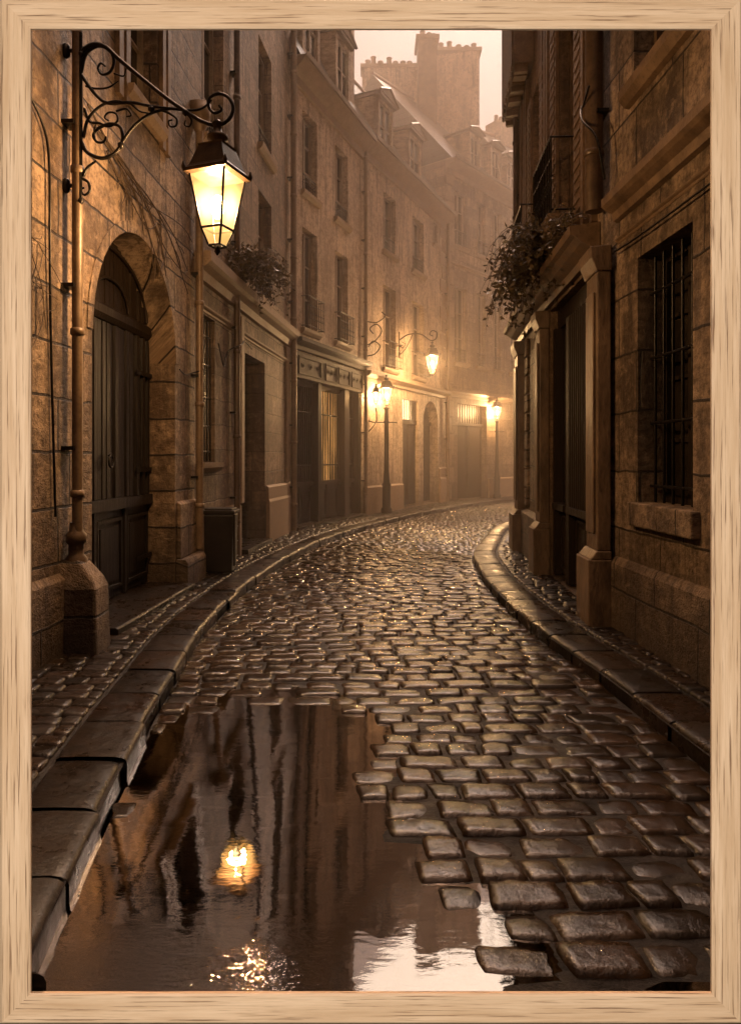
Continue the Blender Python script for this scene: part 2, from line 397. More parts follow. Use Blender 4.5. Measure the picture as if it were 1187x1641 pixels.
def off_curve(cA, cB, dist):
    out = []
    for a, b in zip(cA, cB):
        L = math.hypot(b[0] - a[0], b[1] - a[1]); out.append(lerp2(a, b, min(1, dist / L)))
    return out
PZ = .12
def pavement(cK, cW, name, label, kl, slab):
    inner = off_curve(cK, cW, slab + .03)
    s = MB(); stones(s, inner, cW, .15, .19, lambda x, y: PZ - .016 + .006 * noise.noise((x, y, 3)), .015, .006, tilt=.35)
    pv = tag(s.build(name, M['sett']), label, 'pavement', kind='structure')
    b = MB()
    for i in range(len(cK) - 1):
        P = [cK[i], cW[i], cW[i + 1], cK[i + 1]]
        if P[0][1] < START: continue
        b.poly([(p[0], p[1], PZ - .026) for p in P], smooth=True)
    tag(b.build('pavement_joints', M['bed']), None, None, kind='structure')
    # kerb blocks along the edge
    k = MB(); st = rows(cK, cK, .52)
    for j in range(len(st) - 1):
        if at(cK, st[j])[1] < START - .55: continue
        s0 = st[j]; s1 = st[j + 1]; n = 5; jz = random.uniform(-.009, .008); jo = random.uniform(-.016, .016)
        prof = [(jo, -.06), (jo, PZ - .035), (jo + .008, PZ - .012), (jo + .03, PZ - .001), (jo + .07, PZ + .004), (slab * .6, PZ + .004), (slab - .02, PZ + .002), (slab, PZ - .01), (slab, PZ - .05)]
        vs = []
        for q in range(n + 1):
            ss = s0 + (s1 - s0) * (q / n)
            a, b2 = at(cK, ss), at(cW, ss); L = math.hypot(b2[0] - a[0], b2[1] - a[1]); tx, ty = (b2[0] - a[0]) / L, (b2[1] - a[1]) / L
            a2 = at(cK, ss + .1); lx, ly = a2[0] - a[0], a2[1] - a[1]; ll = math.hypot(lx, ly) or 1; lx /= ll; ly /= ll
            sh = .013 if q == 0 else (-.013 if q == n else 0)
            for dd, z in prof:
                y = a[1] + ty * dd + ly * sh
                drop = .006 if q in (0, n) and z > PZ - .03 else 0
                w = .007 * noise.noise((a[0] * 6, a[1] * 6, dd * 9))
                vs.append((a[0] + tx * dd + lx * sh + w, max(y, START), z + jz - drop + w))
        m = len(prof)
        k.mesh(vs, [(q * m + i, q * m + i + 1, (q + 1) * m + i + 1, (q + 1) * m + i) for q in range(n) for i in range(m - 1)], True)
    return tag(k.build('kerb', M['kerb']), kl, 'kerb', kind='structure')
pavement(cKL, cWL, 'pavement', 'narrow wet pavement of small setts along the arched door side', 'long granite kerb below the lantern side pavement', .35)
pavement(cKR, cWR, 'pavement', 'narrow wet pavement of small setts below the barred window', 'granite kerb along the barred window side pavement', .36)
wt = MB(); n = 40
wt.poly([(-1.16, START, WATER_Z), (1.2, START, WATER_Z), (1.2, 5.3, WATER_Z), (-1.38, 5.3, WATER_Z)])
tag(wt.build('puddle', M['water']), 'still rain puddle mirroring the lit lantern and the sky', 'puddle', kind='structure')

# ------------------------------------------------------------------ facades
class Facade:
    def __init__(s, pts, side):
        s.p = [Vector((a, b)) for a, b in pts]; s.side = side; s.u = [0]
        for a, b in zip(s.p[:-1], s.p[1:]): s.u.append(s.u[-1] + (b - a).length)
        s.len = s.u[-1]
        s.sn = []
        for a, b in zip(s.p[:-1], s.p[1:]):
            d = (b - a).normalized(); s.sn.append(Vector((d.y, -d.x)) * side)
        s.vn = [s.sn[0]]
        for i in range(1, len(s.p) - 1):
            m = (s.sn[i - 1] + s.sn[i]); m = m / (1 + s.sn[i - 1].dot(s.sn[i])); s.vn.append(m)
        s.vn.append(s.sn[-1])
    def F(s, u, d, z):
        i = 0
        while i < len(s.sn) - 1 and u > s.u[i + 1]: i += 1
        t = (u - s.u[i]) / (s.u[i + 1] - s.u[i])
        p = s.p[i].lerp(s.p[i + 1], t)
        n = s.vn[i].lerp(s.vn[i + 1], max(0, min(1, t)))
        return (p.x + n.x * d, p.y + n.y * d, z)
    def cuts(s, u0, u1): return [u0] + [x for x in s.u[1:-1] if u0 + .01 < x < u1 - .01] + [u1]
    def box(s, mb, u0, u1, d0, d1, z0, z1):
        c = s.cuts(u0, u1)
        for a, b in zip(c[:-1], c[1:]): mb.box(a, b, d0, d1, z0, z1, s.F)
    def profile(s, mb, u0, u1, prof):
        """extrude a closed (d,z) profile along the facade"""
        c = s.cuts(u0, u1); n = len(prof)
        vs = [s.F(u, d, z) for u in c for d, z in prof]
        uv = [(u + d * .5, z + d * .3) for u in c for d, z in prof]
        fs = [(q * n + i, q * n + (i + 1) % n, (q + 1) * n + (i + 1) % n, (q + 1) * n + i) for q in range(len(c) - 1) for i in range(n)]
        fs += [tuple(range(n))[::-1], tuple((len(c) - 1) * n + i for i in range(n))]
        mb.mesh(vs, fs, uvs=uv)
    def wall(s, mb, z0, z1, ops, depth=4.5, u0=0, u1=None):
        u1 = s.len if u1 is None else u1
        us = sorted(set([u0, u1] + [x for x in s.u[1:-1] if u0 < x < u1] + [x for o in ops for x in o[:2]]))
        zs = sorted(set([z0, z1] + [x for o in ops for x in o[2:4]]))
        for a, b in zip(us[:-1], us[1:]):
            for c, d in zip(zs[:-1], zs[1:]):
                mu, mz = (a + b) / 2, (c + d) / 2
                if any(o[0] < mu < o[1] and o[2] < mz < o[3] for o in ops): continue
                mb.poly([s.F(a, 0, c), s.F(b, 0, c), s.F(b, 0, d), s.F(a, 0, d)], [(a, c), (b, c), (b, d), (a, d)])
        for o in ops:
            a, b, c, d, rv = o[:5]; spring = o[5] if len(o) > 5 else None
            top = spring if spring else d
            for u in (a, b):
                mb.poly([s.F(u, 0, c), s.F(u, -rv, c), s.F(u, -rv, top), s.F(u, 0, top)], [(u, c), (u + rv, c), (u + rv, top), (u, top)])
            for q0, q1 in zip(s.cuts(a, b)[:-1], s.cuts(a, b)[1:]):
                mb.poly([s.F(q0, 0, c), s.F(q1, 0, c), s.F(q1, -rv, c), s.F(q0, -rv, c)], [(q0, c), (q1, c), (q1, c + rv), (q0, c + rv)])
                if not spring: mb.poly([s.F(q0, 0, d), s.F(q1, 0, d), s.F(q1, -rv, d), s.F(q0, -rv, d)], [(q0, d), (q1, d), (q1, d + rv), (q0, d + rv)])
            if spring:
                n = 24; pts = [((a + b) / 2 - (b - a) / 2 * math.cos(math.pi * i / n), spring + (d - spring) * math.sin(math.pi * i / n)) for i in range(n + 1)]
                for (ua, za), (ub, zb) in zip(pts[:-1], pts[1:]):
                    mb.poly([s.F(ua, 0, za), s.F(ub, 0, zb), s.F(ub, 0, d), s.F(ua, 0, d)], [(ua, za), (ub, zb), (ub, d), (ua, d)])
                    mb.poly([s.F(ua, 0, za), s.F(ub, 0, zb), s.F(ub, -rv, zb), s.F(ua, -rv, za)], [(ua, za), (ub, zb), (ub, zb + rv), (ua, za + rv)])
        # returns and back so that no light leaks through the house
        for u in (u0, u1):
            mb.poly([s.F(u, 0, z0), s.F(u, -depth, z0), s.F(u, -depth, z1), s.F(u, 0, z1)], [(u, z0), (u + depth, z0), (u + depth, z1), (u, z1)])
        c = s.cuts(u0, u1)
        for a, b in zip(c[:-1], c[1:]):
            mb.poly([s.F(a, -depth, z0), s.F(b, -depth, z0), s.F(b, -depth, z1), s.F(a, -depth, z1)])
            mb.poly([s.F(a, 0, z1), s.F(b, 0, z1), s.F(b, -depth, z1), s.F(a, -depth, z1)])

def arc_pts(a, b, spring, top, n=20, grow=0):
    return [((a + b) / 2 - ((b - a) / 2 + grow) * math.cos(math.pi * i / n), spring + (top - spring + grow) * math.sin(math.pi * i / n)) for i in range(n + 1)]

def window(B, f, a, b, c, d, rv, sill=True, rail=None, style='casement', m_sill='trim', lit=None, cols=2, rws=3, m_f='casement'):
    fr = MB(); D = -rv; t = .05
    f.box(fr, a, a + t, D + .002, D + .07, c, d); f.box(fr, b - t, b, D + .002, D + .07, c, d)
    f.box(fr, a + t, b - t, D + .002, D + .07, d - t, d); f.box(fr, a + t, b - t, D + .002, D + .07, c, c + t + .02)
    for i in range(1, cols):
        u = a + (b - a) * i / cols; f.box(fr, u - .035, u + .035, D + .004, D + .08, c + t + .02, d - t)
    for i in range(1, rws):
        z = c + (d - c) * i / rws
        for k in range(cols):
            ua = a + (b - a) * k / cols + (.035 if k else t); ub = a + (b - a) * (k + 1) / cols - (.035 if k < cols - 1 else t)
            f.box(fr, ua, ub, D + .006, D + .05, z - .014, z + .014)
    w = fr.build('window', M[m_f], B)
    p = MB(); p.poly([f.F(a, D + .015, c), f.F(b, D + .015, c), f.F(b, D + .015, d), f.F(a, D + .015, d)])
    p.build('pane', lit or M['pane'], w)
    if lit is None and style == 'casement' and random.random() < .7:
        cu = MB(); k = random.choice((.22, .3, .42)); lo = c + (d - c) * random.choice((0, 0, .35))
        n = 7
        for q_ in range(n):
            x0 = a + t + (b - a - 2 * t) * k * q_ / n; x1 = a + t + (b - a - 2 * t) * k * (q_ + 1) / n; z0_, z1_ = D + .018 + .012 * (q_ % 2), D + .018 + .012 * ((q_ + 1) % 2)
            cu.poly([f.F(x0, z0_, lo), f.F(x1, z1_, lo), f.F(x1, z1_, d - t), f.F(x0, z0_, d - t)])
        cu.build('curtain', M['curtain'], w)
    if sill:
        q = MB(); f.profile(q, a - .09, b + .09, [(.004, c - .14), (.05, c - .13), (.10, c - .07), (.11, c - .002), (.004, c - .002)]); q.build('sill', M[m_sill], w)
    if rail:
        h, out = rail; r = MB()
        railing(r, f, a - (.05 if out > .15 else -.01), b + (.05 if out > .15 else -.01), out, c, h)
        r.build('railing', M['iron'], w)
    return w
def railing(r, f, a, b, out, c, h):
    P = lambda u, z, dd=None: f.F(u, out if dd is None else dd, z)
    for z, rr in ((c + .05, .012), (c + h * .72, .009), (c + h, .017)): r.tube([P(a, z), P((a + b) / 2, z), P(b, z)], rr, 5)
    n = max(4, int((b - a) / .10))
    for i in range(n + 1):
        u = a + (b - a) * i / n; r.tube([P(u, c + .01), P(u, c + h)], .009, 4)
    for i in range(n):                                       # small scrolls between bars
        u = a + (b - a) * (i + .5) / n; z = c + h * .4; q = (b - a) / n * .42
        r.tube([P(u + q * math.cos(t * .7), z + q * 1.7 * math.sin(t * .7)) for t in range(10)], .006, 4)
    if out > .06:
        for u in (a, b):
            for z in (c + .05, c + h): r.tube([P(u, z), P(u, z, -.02)], .012, 4)

def panel_door(mb, f, a, b, D, z0, z1, leaves=2, rowsz=((.06, .42), (.46, .96))):
    f.box(mb, a, b, D, D + .05, z0, z1)
    w = (b - a) / leaves
    for k in range(leaves):
        for (p, q) in rowsz:
            ua, ub = a + w * k + .07, a + w * (k + 1) - .07; za, zb = z0 + (z1 - z0) * p, z0 + (z1 - z0) * q
            for (x0, x1, y0, y1) in ((ua, ua + .035, za, zb), (ub - .035, ub, za, zb), (ua + .035, ub - .035, za, za + .035), (ua + .035, ub - .035, zb - .035, zb)):
                f.box(mb, x0, x1, D + .052, D + .075, y0, y1)
            f.box(mb, ua + .09, ub - .09, D + .052, D + .065, za + .09, zb - .09)
        if k: f.box(mb, a + w * k - .03, a + w * k + .03, D + .052, D + .085, z0, z1)

def eaves(B, f, z, u0, u1, out=.34, m='trim', h=.45):
    c = MB(); f.profile(c, u0, u1, [(.004, z - h), (.06, z - h + .02), (.08, z - h * .6), (.18, z - h * .45), (out - .08, z - h * .25), (out - .02, z - h * .12), (out, z), (.004, z)])
    c.build('cornice', M[m], B)
    g2 = MB(); f.profile(g2, u0, u1, [(out - .10, z + .004), (out + .04, z + .004), (out + .06, z + .09), (out + .03, z + .09), (out + .015, z + .03), (out - .10, z + .03)])
    g2.build('gutter', M['zinc'], B)
def pitched(B, f, z, u0, u1, rise, run, out=.25, m='slate'):
    r = MB(); c = f.cuts(u0, u1)
    L = math.hypot(rise, run + out)
    for a, b in zip(c[:-1], c[1:]):
        q = 6
        for i in range(q):
            s0, s1 = i / q, (i + 1) / q
            P = lambda u, s_: f.F(u, out - (run + out) * s_, z + .05 + rise * s_)
            r.poly([P(a, s0), P(b, s0), P(b, s1), P(a, s1)], [(a, L * s0), (b, L * s0), (b, L * s1), (a, L * s1)])
        r.poly([f.F(a, -run, z + rise + .05), f.F(b, -run, z + rise + .05), f.F(b, -run * 2 - out, z), f.F(a, -run * 2 - out, z)])
    for u in (u0, u1):
        r.poly([f.F(u, out, z + .05), f.F(u, -run, z + rise + .05), f.F(u, -run * 2 - out, z)], [(0, 0), (2, 3), (4, 0)])
    rf = r.build('roof', M[m], B)
    rr = MB()
    rr.tube([f.F(u0 + (u1 - u0) * i / 10, -run, z + rise + .09) for i in range(11)], .07, 6)
    rr.build('ridge_tiles', M['terracotta'], rf)
    return rf
def dormer(B, f, a, b, z0, z1, dfront, depth=2.4, mw='plaster_grey', flat=False):
    d = MB(); t = .12
    f.box(d, a - t, a, dfront - depth, dfront, z0 - .5, z1); f.box(d, b, b + t, dfront - depth, dfront, z0 - .5, z1)
    f.box(d, a, b, dfront - .16, dfront - .012, z0 - .5, z0); f.box(d, a, b, dfront - depth, dfront - .012, z1 - .10, z1)
    o = d.build('dormer', M[mw], B)
    w = MB(); D = dfront - .1
    for (x0, x1, y0, y1) in ((a, a + .06, z0, z1 - .1), (b - .06, b, z0, z1 - .1), ((a + b) / 2 - .035, (a + b) / 2 + .035, z0, z1 - .1), (a + .06, b - .06, z0, z0 + .06), (a + .06, b - .06, z1 - .17, z1 - .1), (a + .06, b - .06, z0 + .6, z0 + .63)):
        f.box(w, x0, x1, D, D + .06, y0, y1)
    w.build('dormer_window', M['casement'], o)
    p = MB(); p.poly([f.F(a, D + .02, z0), f.F(b, D + .02, z0), f.F(b, D + .02, z1), f.F(a, D + .02, z1)]); p.build('pane', M['pane'], o)
    r = MB(); ap = z1 + (b - a) * .45; o2 = .12
    f.box(r, a - t - .06, b + t + .06, dfront - depth, dfront + .1, z1 + .002, z1 + .09)
    m_ = (a + b) / 2; A = (a - t - .12, z1 + .092); Bq = (b + t + .12, z1 + .092)
    for dd in (dfront + .12,):
        r.poly([f.F(A[0], dd, A[1]), f.F(Bq[0], dd, A[1]), f.F(m_, dd, ap)])
    r.poly([f.F(A[0], dfront + .14, A[1]), f.F(m_, dfront + .14, ap), f.F(m_, dfront - depth, ap), f.F(A[0], dfront - depth, A[1])])
    r.poly([f.F(Bq[0], dfront + .14, A[1]), f.F(m_, dfront + .14, ap), f.F(m_, dfront - depth, ap), f.F(Bq[0], dfront - depth, A[1])])
    for (p0, p1) in ((A, (m_, ap)), (Bq, (m_, ap))):
        r.tube([f.F(p0[0], dfront + .13, p0[1]), f.F(p1[0], dfront + .13, p1[1])], .045, 4, False)
    r.build('dormer_roof', M['zinc'], o)

def base_of(f, z=.12): p = f.F(f.len / 2, 0, z); return p
def ledge(B, f, u0, u1, z0, z1, out, m='trim', name='ledge'):
    h = z1 - z0; c = MB()
    f.profile(c, u0, u1, [(.004, z0), (out * .3, z0 + .01), (out * .4, z0 + h * .35), (out * .8, z0 + h * .5), (out, z0 + h * .62), (out, z1 - .012), (.004, z1)])
    return c.build(name, M[m], B)

# ---- nearest house with the arched carriage door
f1 = Facade([(-2.62, 2.3), (-2.28, 9.3)], 1)
B1 = thing('stone_house', base_of(f1), 'golden ashlar house front with tall arched carriage door behind the big lantern', 'house')
AD = (3.96, 6.22, .12, 3.93)
w = MB(); f1.wall(w, -.08, 19, [(*AD, .36, 2.78), (4.75, 5.6, 5.3, 7.7, .22), (4.75, 5.6, 9, 11.2, .22), (1.5, 2.4, 5.3, 7.7, .22)], u0=-11)
w.build('wall', M['ashlar_gold'], B1)
p = MB(); f1.profile(p, -11, 3.90, [(.004, -.05), (.06, -.05), (.06, .70), (.004, .75)]); p.build('plinth', M['ashlar_gold'], B1, .01)
p = MB(); f1.profile(p, 6.28, 7.0, [(.004, .45), (.05, .45), (.05, 1.1), (.004, 1.14)])
f1.profile(p, 6.24, 7.02, [(.004, -.05), (.15, -.05), (.15, .40), (.12, .448), (.004, .448)])
p.build('plinth', M['ashlar_gold'], B1, .01)
arch = MB(); pi = arc_pts(AD[0], AD[1], 2.78, 3.93, 24, .002); po = arc_pts(AD[0], AD[1], 2.78, 3.93, 24, .11)
for i in range(24):
    q = [pi[i], pi[i + 1], po[i + 1], po[i]]
    arch.poly([f1.F(u, .014, z) for u, z in q], q)
    arch.poly([f1.F(pi[i][0], .014, pi[i][1]), f1.F(pi[i + 1][0], .014, pi[i + 1][1]), f1.F(pi[i + 1][0], -.05, pi[i + 1][1]), f1.F(pi[i][0], -.05, pi[i][1])])
    arch.poly([f1.F(po[i][0], .014, po[i][1]), f1.F(po[i + 1][0], .014, po[i + 1][1]), f1.F(po[i + 1][0], -.01, po[i + 1][1]), f1.F(po[i][0], -.01, po[i][1])])
arch.build('arch_surround', M['ashlar_gold'], B1)
d = MB(); D = -.36; a, b = AD[0] - .02, AD[1] + .02
panel_door(d, f1, a, b, D - .02, .2, 1.12, 3, ((.10, .90),))
f1.box(d, a, b, D - .02, D + .01, 1.12, 3.05)
nb = 24
for i in range(nb):
    ua = a + (b - a) * i / nb; f1.box(d, ua + .006, ua + (b - a) / nb - .012, D + .012, D + random.uniform(.03, .075), 1.24, 3.04)
f1.box(d, a, b, D + .012, D + .095, 1.122, 1.235)
door = d.build('carriage_door', M['wood'], B1)
h = MB(); h.tube([f1.F(5.0 + .06 * math.sin(q * .5236), D + .10, 1.62 + .06 * math.cos(q * .5236)) for q in range(13)], .010, 6); h.lathe(f1.F(5.0, D + .09, 1.68), [(.005, -.025), (.028, 0), (.005, .025)], 8)
h.build('ring_handle', M['iron'], door)
for z_ in (.5, 1.5, 2.6):
    h = MB(); f1.box(h, AD[1] - .5, AD[1] - .02, D + .078, D + .09, z_, z_ + .05); h.build('hinge', M['iron'], door)
tr = MB(); f1.profile(tr, AD[0] + .01, AD[1] - .01, [(D, 3.05), (D + .06, 3.05), (D + .10, 3.10), (D + .10, 3.18), (D + .05, 3.22), (D, 3.23)]); tr.build('transom_beam', M['wood_brown'], door)
fan = MB(); ar = arc_pts(AD[0], AD[1], 2.78, 3.93, 24)
for i in range(24):
    if min(ar[i][1], ar[i + 1][1]) < 3.2: pass
    fan.poly([f1.F(ar[i][0], D + .02, 3.0), f1.F(ar[i + 1][0], D + .02, 3.0), f1.F(ar[i + 1][0], D + .02, max(3.0, ar[i + 1][1])), f1.F(ar[i][0], D + .02, max(3.0, ar[i][1]))])
for i in range(20):
    ua = AD[0] + .02 + (AD[1] - AD[0] - .04) * i / 20; um = ua + .05; tz = 2.78 + 1.15 * math.sqrt(max(0, 1 - ((um - (AD[0] + AD[1]) / 2) / 1.13) ** 2)) - .02
    if tz > 3.3: f1.box(fan, ua + .006, ua + .094, D + .022, D + random.uniform(.035, .06), 3.22, tz)
fan.tube([f1.F(5.09 - 1.0 * math.cos(math.pi * q / 20), D + .065, 3.24 + .58 * math.sin(math.pi * q / 20)) for q in range(21)], .02, 5)
fan.tube([f1.F(5.09 - .45 * math.cos(math.pi * q / 14), D + .065, 3.24 + .26 * math.sin(math.pi * q / 14)) for q in range(15)], .016, 5)
fan.build('tympanum', M['wood_brown'], door)
s = MB(); f1.profile(s, AD[0] - .02, AD[1] + .0, [(D, .02), (.24, .02), (.24, .165), (.225, .18), (D, .19)]); s.build('doorstep', M['kerb'], B1, .012)
for (c, dd) in ((5.3, 7.7), (9, 11.2)): window(B1, f1, 4.75, 5.6, c, dd, .22)
window(B1, f1, 1.5, 2.4, 5.3, 7.7, .22)
st = MB()
for u in (4.45, 4.62, 5.66, 5.83): f1.box(st, u, u + .10, .003, .05, 5.1, 8.2)
st.build('shutter', M['trim_dark'], B1)

# ---- second house, front bends with the street
f2 = Facade([(-2.28, 9.3), (-2.0, 12.6), (-1.72, 15.3)], 1)
B2 = thing('stone_house', base_of(f2), 'pale stone house with grilled window and deep set door, behind the black bin', 'house')
w = MB(); f2.wall(w, -.05, 19, [(.18, .88, 1.6, 3.6, .24), (2.2, 3.9, .12, 3.4, .55), (.3, 1.3, 6.0, 8.4, .22), (3.45, 4.4, 4.55, 6.45, .22), (3.45, 4.4, 7.25, 9.2, .22), (3.45, 4.4, 10.1, 12, .22)])
w.build('wall', M['ashlar_pale'], B2)
ledge(B2, f2, .0, 6.02, 4.0, 4.36, .22)
ledge(B2, f2, .05, 6.02, 3.62, 3.72, .06, name='string_course')
p = MB(); f2.profile(p, 0, 2.15, [(.004, -.05), (.05, -.05), (.05, .9), (.004, .94)]); p.build('plinth', M['trim'], B2, .008)
p = MB(); f2.profile(p, 3.96, 6.0, [(.004, -.05), (.08, -.05), (.08, .85), (.06, .9), (.06, 1.12), (.004, 1.16)])
p.build('plinth', M['trim'], B2, .008)
for q_ in ((2.0, 2.18, .004, .09, .95, 3.9), (5.55, 5.95, .004, .05, 1.18, 3.98)):
    p = MB(); f2.box(p, *q_); p.build('door_pilaster', M['trim'], B2, .008)
g0 = window(B2, f2, .18, .88, 1.6, 3.6, .24)
gr = MB()
for i in range(6):
    u = .22 + .62 * i / 5; gr.tube([f2.F(u, -.06, 1.62), f2.F(u, -.06, 3.58)], .014, 5)
for z in (1.75, 2.1, 2.5, 2.95, 3.35): gr.tube([f2.F(.18, -.06, z), f2.F(.88, -.06, z)], .013, 5)
gr.build('grille', M['iron'], g0)
for r_ in ((.3, 1.3, 6.0, 8.4), (3.45, 4.4, 4.55, 6.45), (3.45, 4.4, 7.25, 9.2), (3.45, 4.4, 10.1, 12)): window(B2, f2, *r_, .22, rail=(.42, -.06) if r_[2] < 8 else None)
d = MB(); panel_door(d, f2, 2.2, 3.3, -.55, .2, 2.55, 2, ((.05, .36), (.40, .97))); f2.box(d, 3.3, 3.9, -.55, -.50, .2, 3.4); f2.box(d, 2.2, 3.3, -.55, -.44, 2.55, 2.66)
door = d.build('door', M['wood'], B2)
p = MB(); f2.box(p, 2.2, 3.3, -.55, -.52, 2.66, 3.4); p.build('transom_pane', M['pane'], door)
s = MB(); f2.box(s, 2.2, 3.9, -.55, .14, .06, .19); s.build('doorstep', M['kerb'], B2, .01)

# ---- shop house
f3 = Facade([(-1.72, 15.3), (-.2, 19.5)], 1)
B3 = thing('shop_house', base_of(f3), 'plastered house with dark barred shopfront glowing inside', 'house')
w = MB(); f3.wall(w, -.05, 10.2, [(.12, 4.33, .12, 4.0, .3)] + [(a, b, c, d, .22) for a, b in ((.62, 1.42), (2.5, 3.35)) for c, d in ((4.55, 6.8), (7.6, 9.4))], 5)
w.build('wall', M['plaster'], B3)
for a, b in ((.62, 1.42), (2.5, 3.35)):
    window(B3, f3, a, b, 4.55, 6.8, .22, rail=(.7, .16)); window(B3, f3, a, b, 7.6, 9.4, .22, rail=(.42, -.04))
eaves(B3, f3, 10.2, 0, 4.44, .36)
pitched(B3, f3, 10.2, 0, 4.44, 3.6, 1.5)
dormer(B3, f3, 2.55, 3.25, 10.75, 12.15, .05)
dormer(B3, f3, .65, 1.35, 10.75, 12.15, .05)
pw = MB(); f3.box(pw, 3.95, 4.45, -5, -.25, 10.25, 16.5); pw.build('party_wall', M['plaster_grey'], B3)
sf = MB(); D = -.3
f3.box(sf, .12, 4.33, D, D + .02, .12, 4.0)
f3.box(sf, .12, 4.33, D + .022, .06, 3.42, 3.98)                  # fascia
for u0, u1 in ((.12, .26), (1.54, 1.74), (3.2, 3.5), (4.2, 4.33)): f3.box(sf, u0, u1, D + .021, -.02, .14, 3.418)
for u0, u1 in ((.26, 1.54), (1.74, 3.2), (3.5, 4.2)):
    panel_door(sf, f3, u0, u1, D + .021, .16, 1.02, 2 if u1 - u0 > 1 else 1, ((.12, .88),))
    f3.box(sf, u0, u1, D + .021, D + .16, 1.02, 1.12); f3.box(sf, u0, u1, D + .021, D + .14, 3.3, 3.415)
sh = sf.build('shopfront', M['wood_brown'], B3)
bars = MB()
for u0, u1, n in ((.30, 1.5, 12), (1.78, 3.16, 13), (3.53, 4.17, 6)):
    for i in range(n + 1):
        u = u0 + (u1 - u0) * i / n; bars.tube([f3.F(u, D + .10, 1.12), f3.F(u, D + .10, 3.31)], .020, 5)
    for z in (1.5, 2.72): bars.tube([f3.F(u0, D + .10, z), f3.F(u1, D + .10, z)], .018, 5)
bars.build('bars', M['iron'], sh)
for (u0, u1, mm) in ((.26, 1.54, 'pane'), (1.74, 3.2, 'lit_window'), (3.5, 4.2, 'pane')):
    q = MB(); q.poly([f3.F(u0, D + .035, 1.1), f3.F(u1, D + .035, 1.1), f3.F(u1, D + .035, 3.32), f3.F(u0, D + .035, 3.32)]); q.build('shop_pane', M[mm], sh)
orn = MB()
for u0, u1 in ((.3, 1.5), (1.75, 2.45), (2.55, 3.3), (3.45, 4.2)):
    for (x0, x1, y0, y1) in ((u0, u1, 3.50, 3.53), (u0, u1, 3.87, 3.90), (u0, u0 + .03, 3.532, 3.868), (u1 - .03, u1, 3.532, 3.868)): f3.box(orn, x0, x1, .062, .085, y0, y1)
    for k in range(3):
        uc = u0 + (u1 - u0) * (k + .5) / 3
        orn.tube([f3.F(uc + .07 * (1 - t / 16) * math.cos(t * .75), .075, 3.7 + .09 * (1 - t / 16) * math.sin(t * .75)) for t in range(15)], .006, 4)
orn.build('fascia_carving', M['wood_brown'], sh)
ledge(B3, f3, .0, 4.44, 4.02, 4.26, .30, 'wood_brown', 'shop_cornice')
s = MB(); f3.profile(s, .12, 4.33, [(D, .05), (.16, .05), (.16, .17), (D, .18)]); s.build('doorstep', M['kerb'], B3)

# ---- house with two dormers
f4 = Facade([(-.2, 19.5), (2.7, 25.8)], 1)
B4 = thing('townhouse', base_of(f4), 'pale house with two dormers above the hanging middle lantern', 'house')
W4 = [(1.35, 2.3), (3.65, 4.7)]
w = MB(); f4.wall(w, -.05, 10.3, [(2.85, 4.2, .12, 3.5, .16), (4.65, 6.1, .12, 3.6, .35, 2.9), (5.6, 6.1, 9.05, 9.8, .2)] + [(a, b, c, d, .24) for a, b in W4 for c, d in ((4.3, 6.7), (7.7, 9.4))], 5)
w.build('wall', M['plaster'], B4)
for a, b in W4:
    window(B4, f4, a, b, 4.3, 6.7, .24, rail=(.75, .2)); window(B4, f4, a, b, 7.7, 9.4, .24, rail=(.45, -.04))
window(B4, f4, 5.6, 6.1, 9.05, 9.8, .2, rws=2)
eaves(B4, f4, 10.3, 0, 6.9, .38); pitched(B4, f4, 10.3, 0, 6.9, 4.0, 2.3)
dormer(B4, f4, 1.35, 2.2, 10.75, 12.15, -.1); dormer(B4, f4, 3.75, 4.6, 10.75, 12.15, -.1)
ledge(B4, f4, 0, 6.92, 3.78, 4.06, .24)
d = MB(); panel_door(d, f4, 2.85, 4.2, -.16, .2, 2.75, 2, ((.05, .34), (.38, .96))); f4.box(d, 2.85, 4.2, -.16, -.06, 2.75, 2.88)
dr = d.build('door', M['wood_brown'], B4)
p = MB(); f4.box(p, 2.85, 4.2, -.16, -.13, 2.88, 3.5); p.build('transom_pane', M['lit_transom'], dr)
p = MB()
for i in range(9): u = 2.9 + 1.25 * i / 8; f4.box(p, u - .02, u + .02, -.125, -.095, 2.882, 3.5)
f4.box(p, 3.62, 4.2, -.092, -.08, 2.882, 3.5)
p.build('transom_bars', M['iron'], dr)
d = MB(); panel_door(d, f4, 4.65, 6.1, -.35, .2, 2.8, 2, ((.05, .34), (.38, .96))); f4.box(d, 4.65, 6.1, -.35, -.25, 2.8, 2.92)
f4.box(d, 4.65, 6.1, -.35, -.33, 2.92, 3.6)
for i in range(1, 11):
    an = math.pi * i / 11; d.tube([f4.F(5.375 - .12 * math.cos(an), -.31, 2.95), f4.F(5.375 - .7 * math.cos(an), -.31, 2.92 + .64 * math.sin(an))], .02, 4)
d.build('arched_door', M['wood_brown'], B4)
p = MB()
f4.profile(p, 0, 2.8, [(.004, -.05), (.06, -.05), (.06, .85), (.004, .9)]); p.build('plinth', M['trim'], B4)
p = MB(); f4.profile(p, 6.15, 6.9, [(.004, -.05), (.1, -.05), (.1, .95), (.06, 1.0), (.06, 1.3), (.004, 1.35)])
p.build('plinth', M['trim'], B4)
qn = MB()
for i in range(12):
    z = 4.2 + i * .48; f4.box(qn, 6.9 - (.62 if i % 2 else .42), 6.92, .004, .035, z, z + .42)
qn.build('quoin_stones', M['trim'], B4, .012)

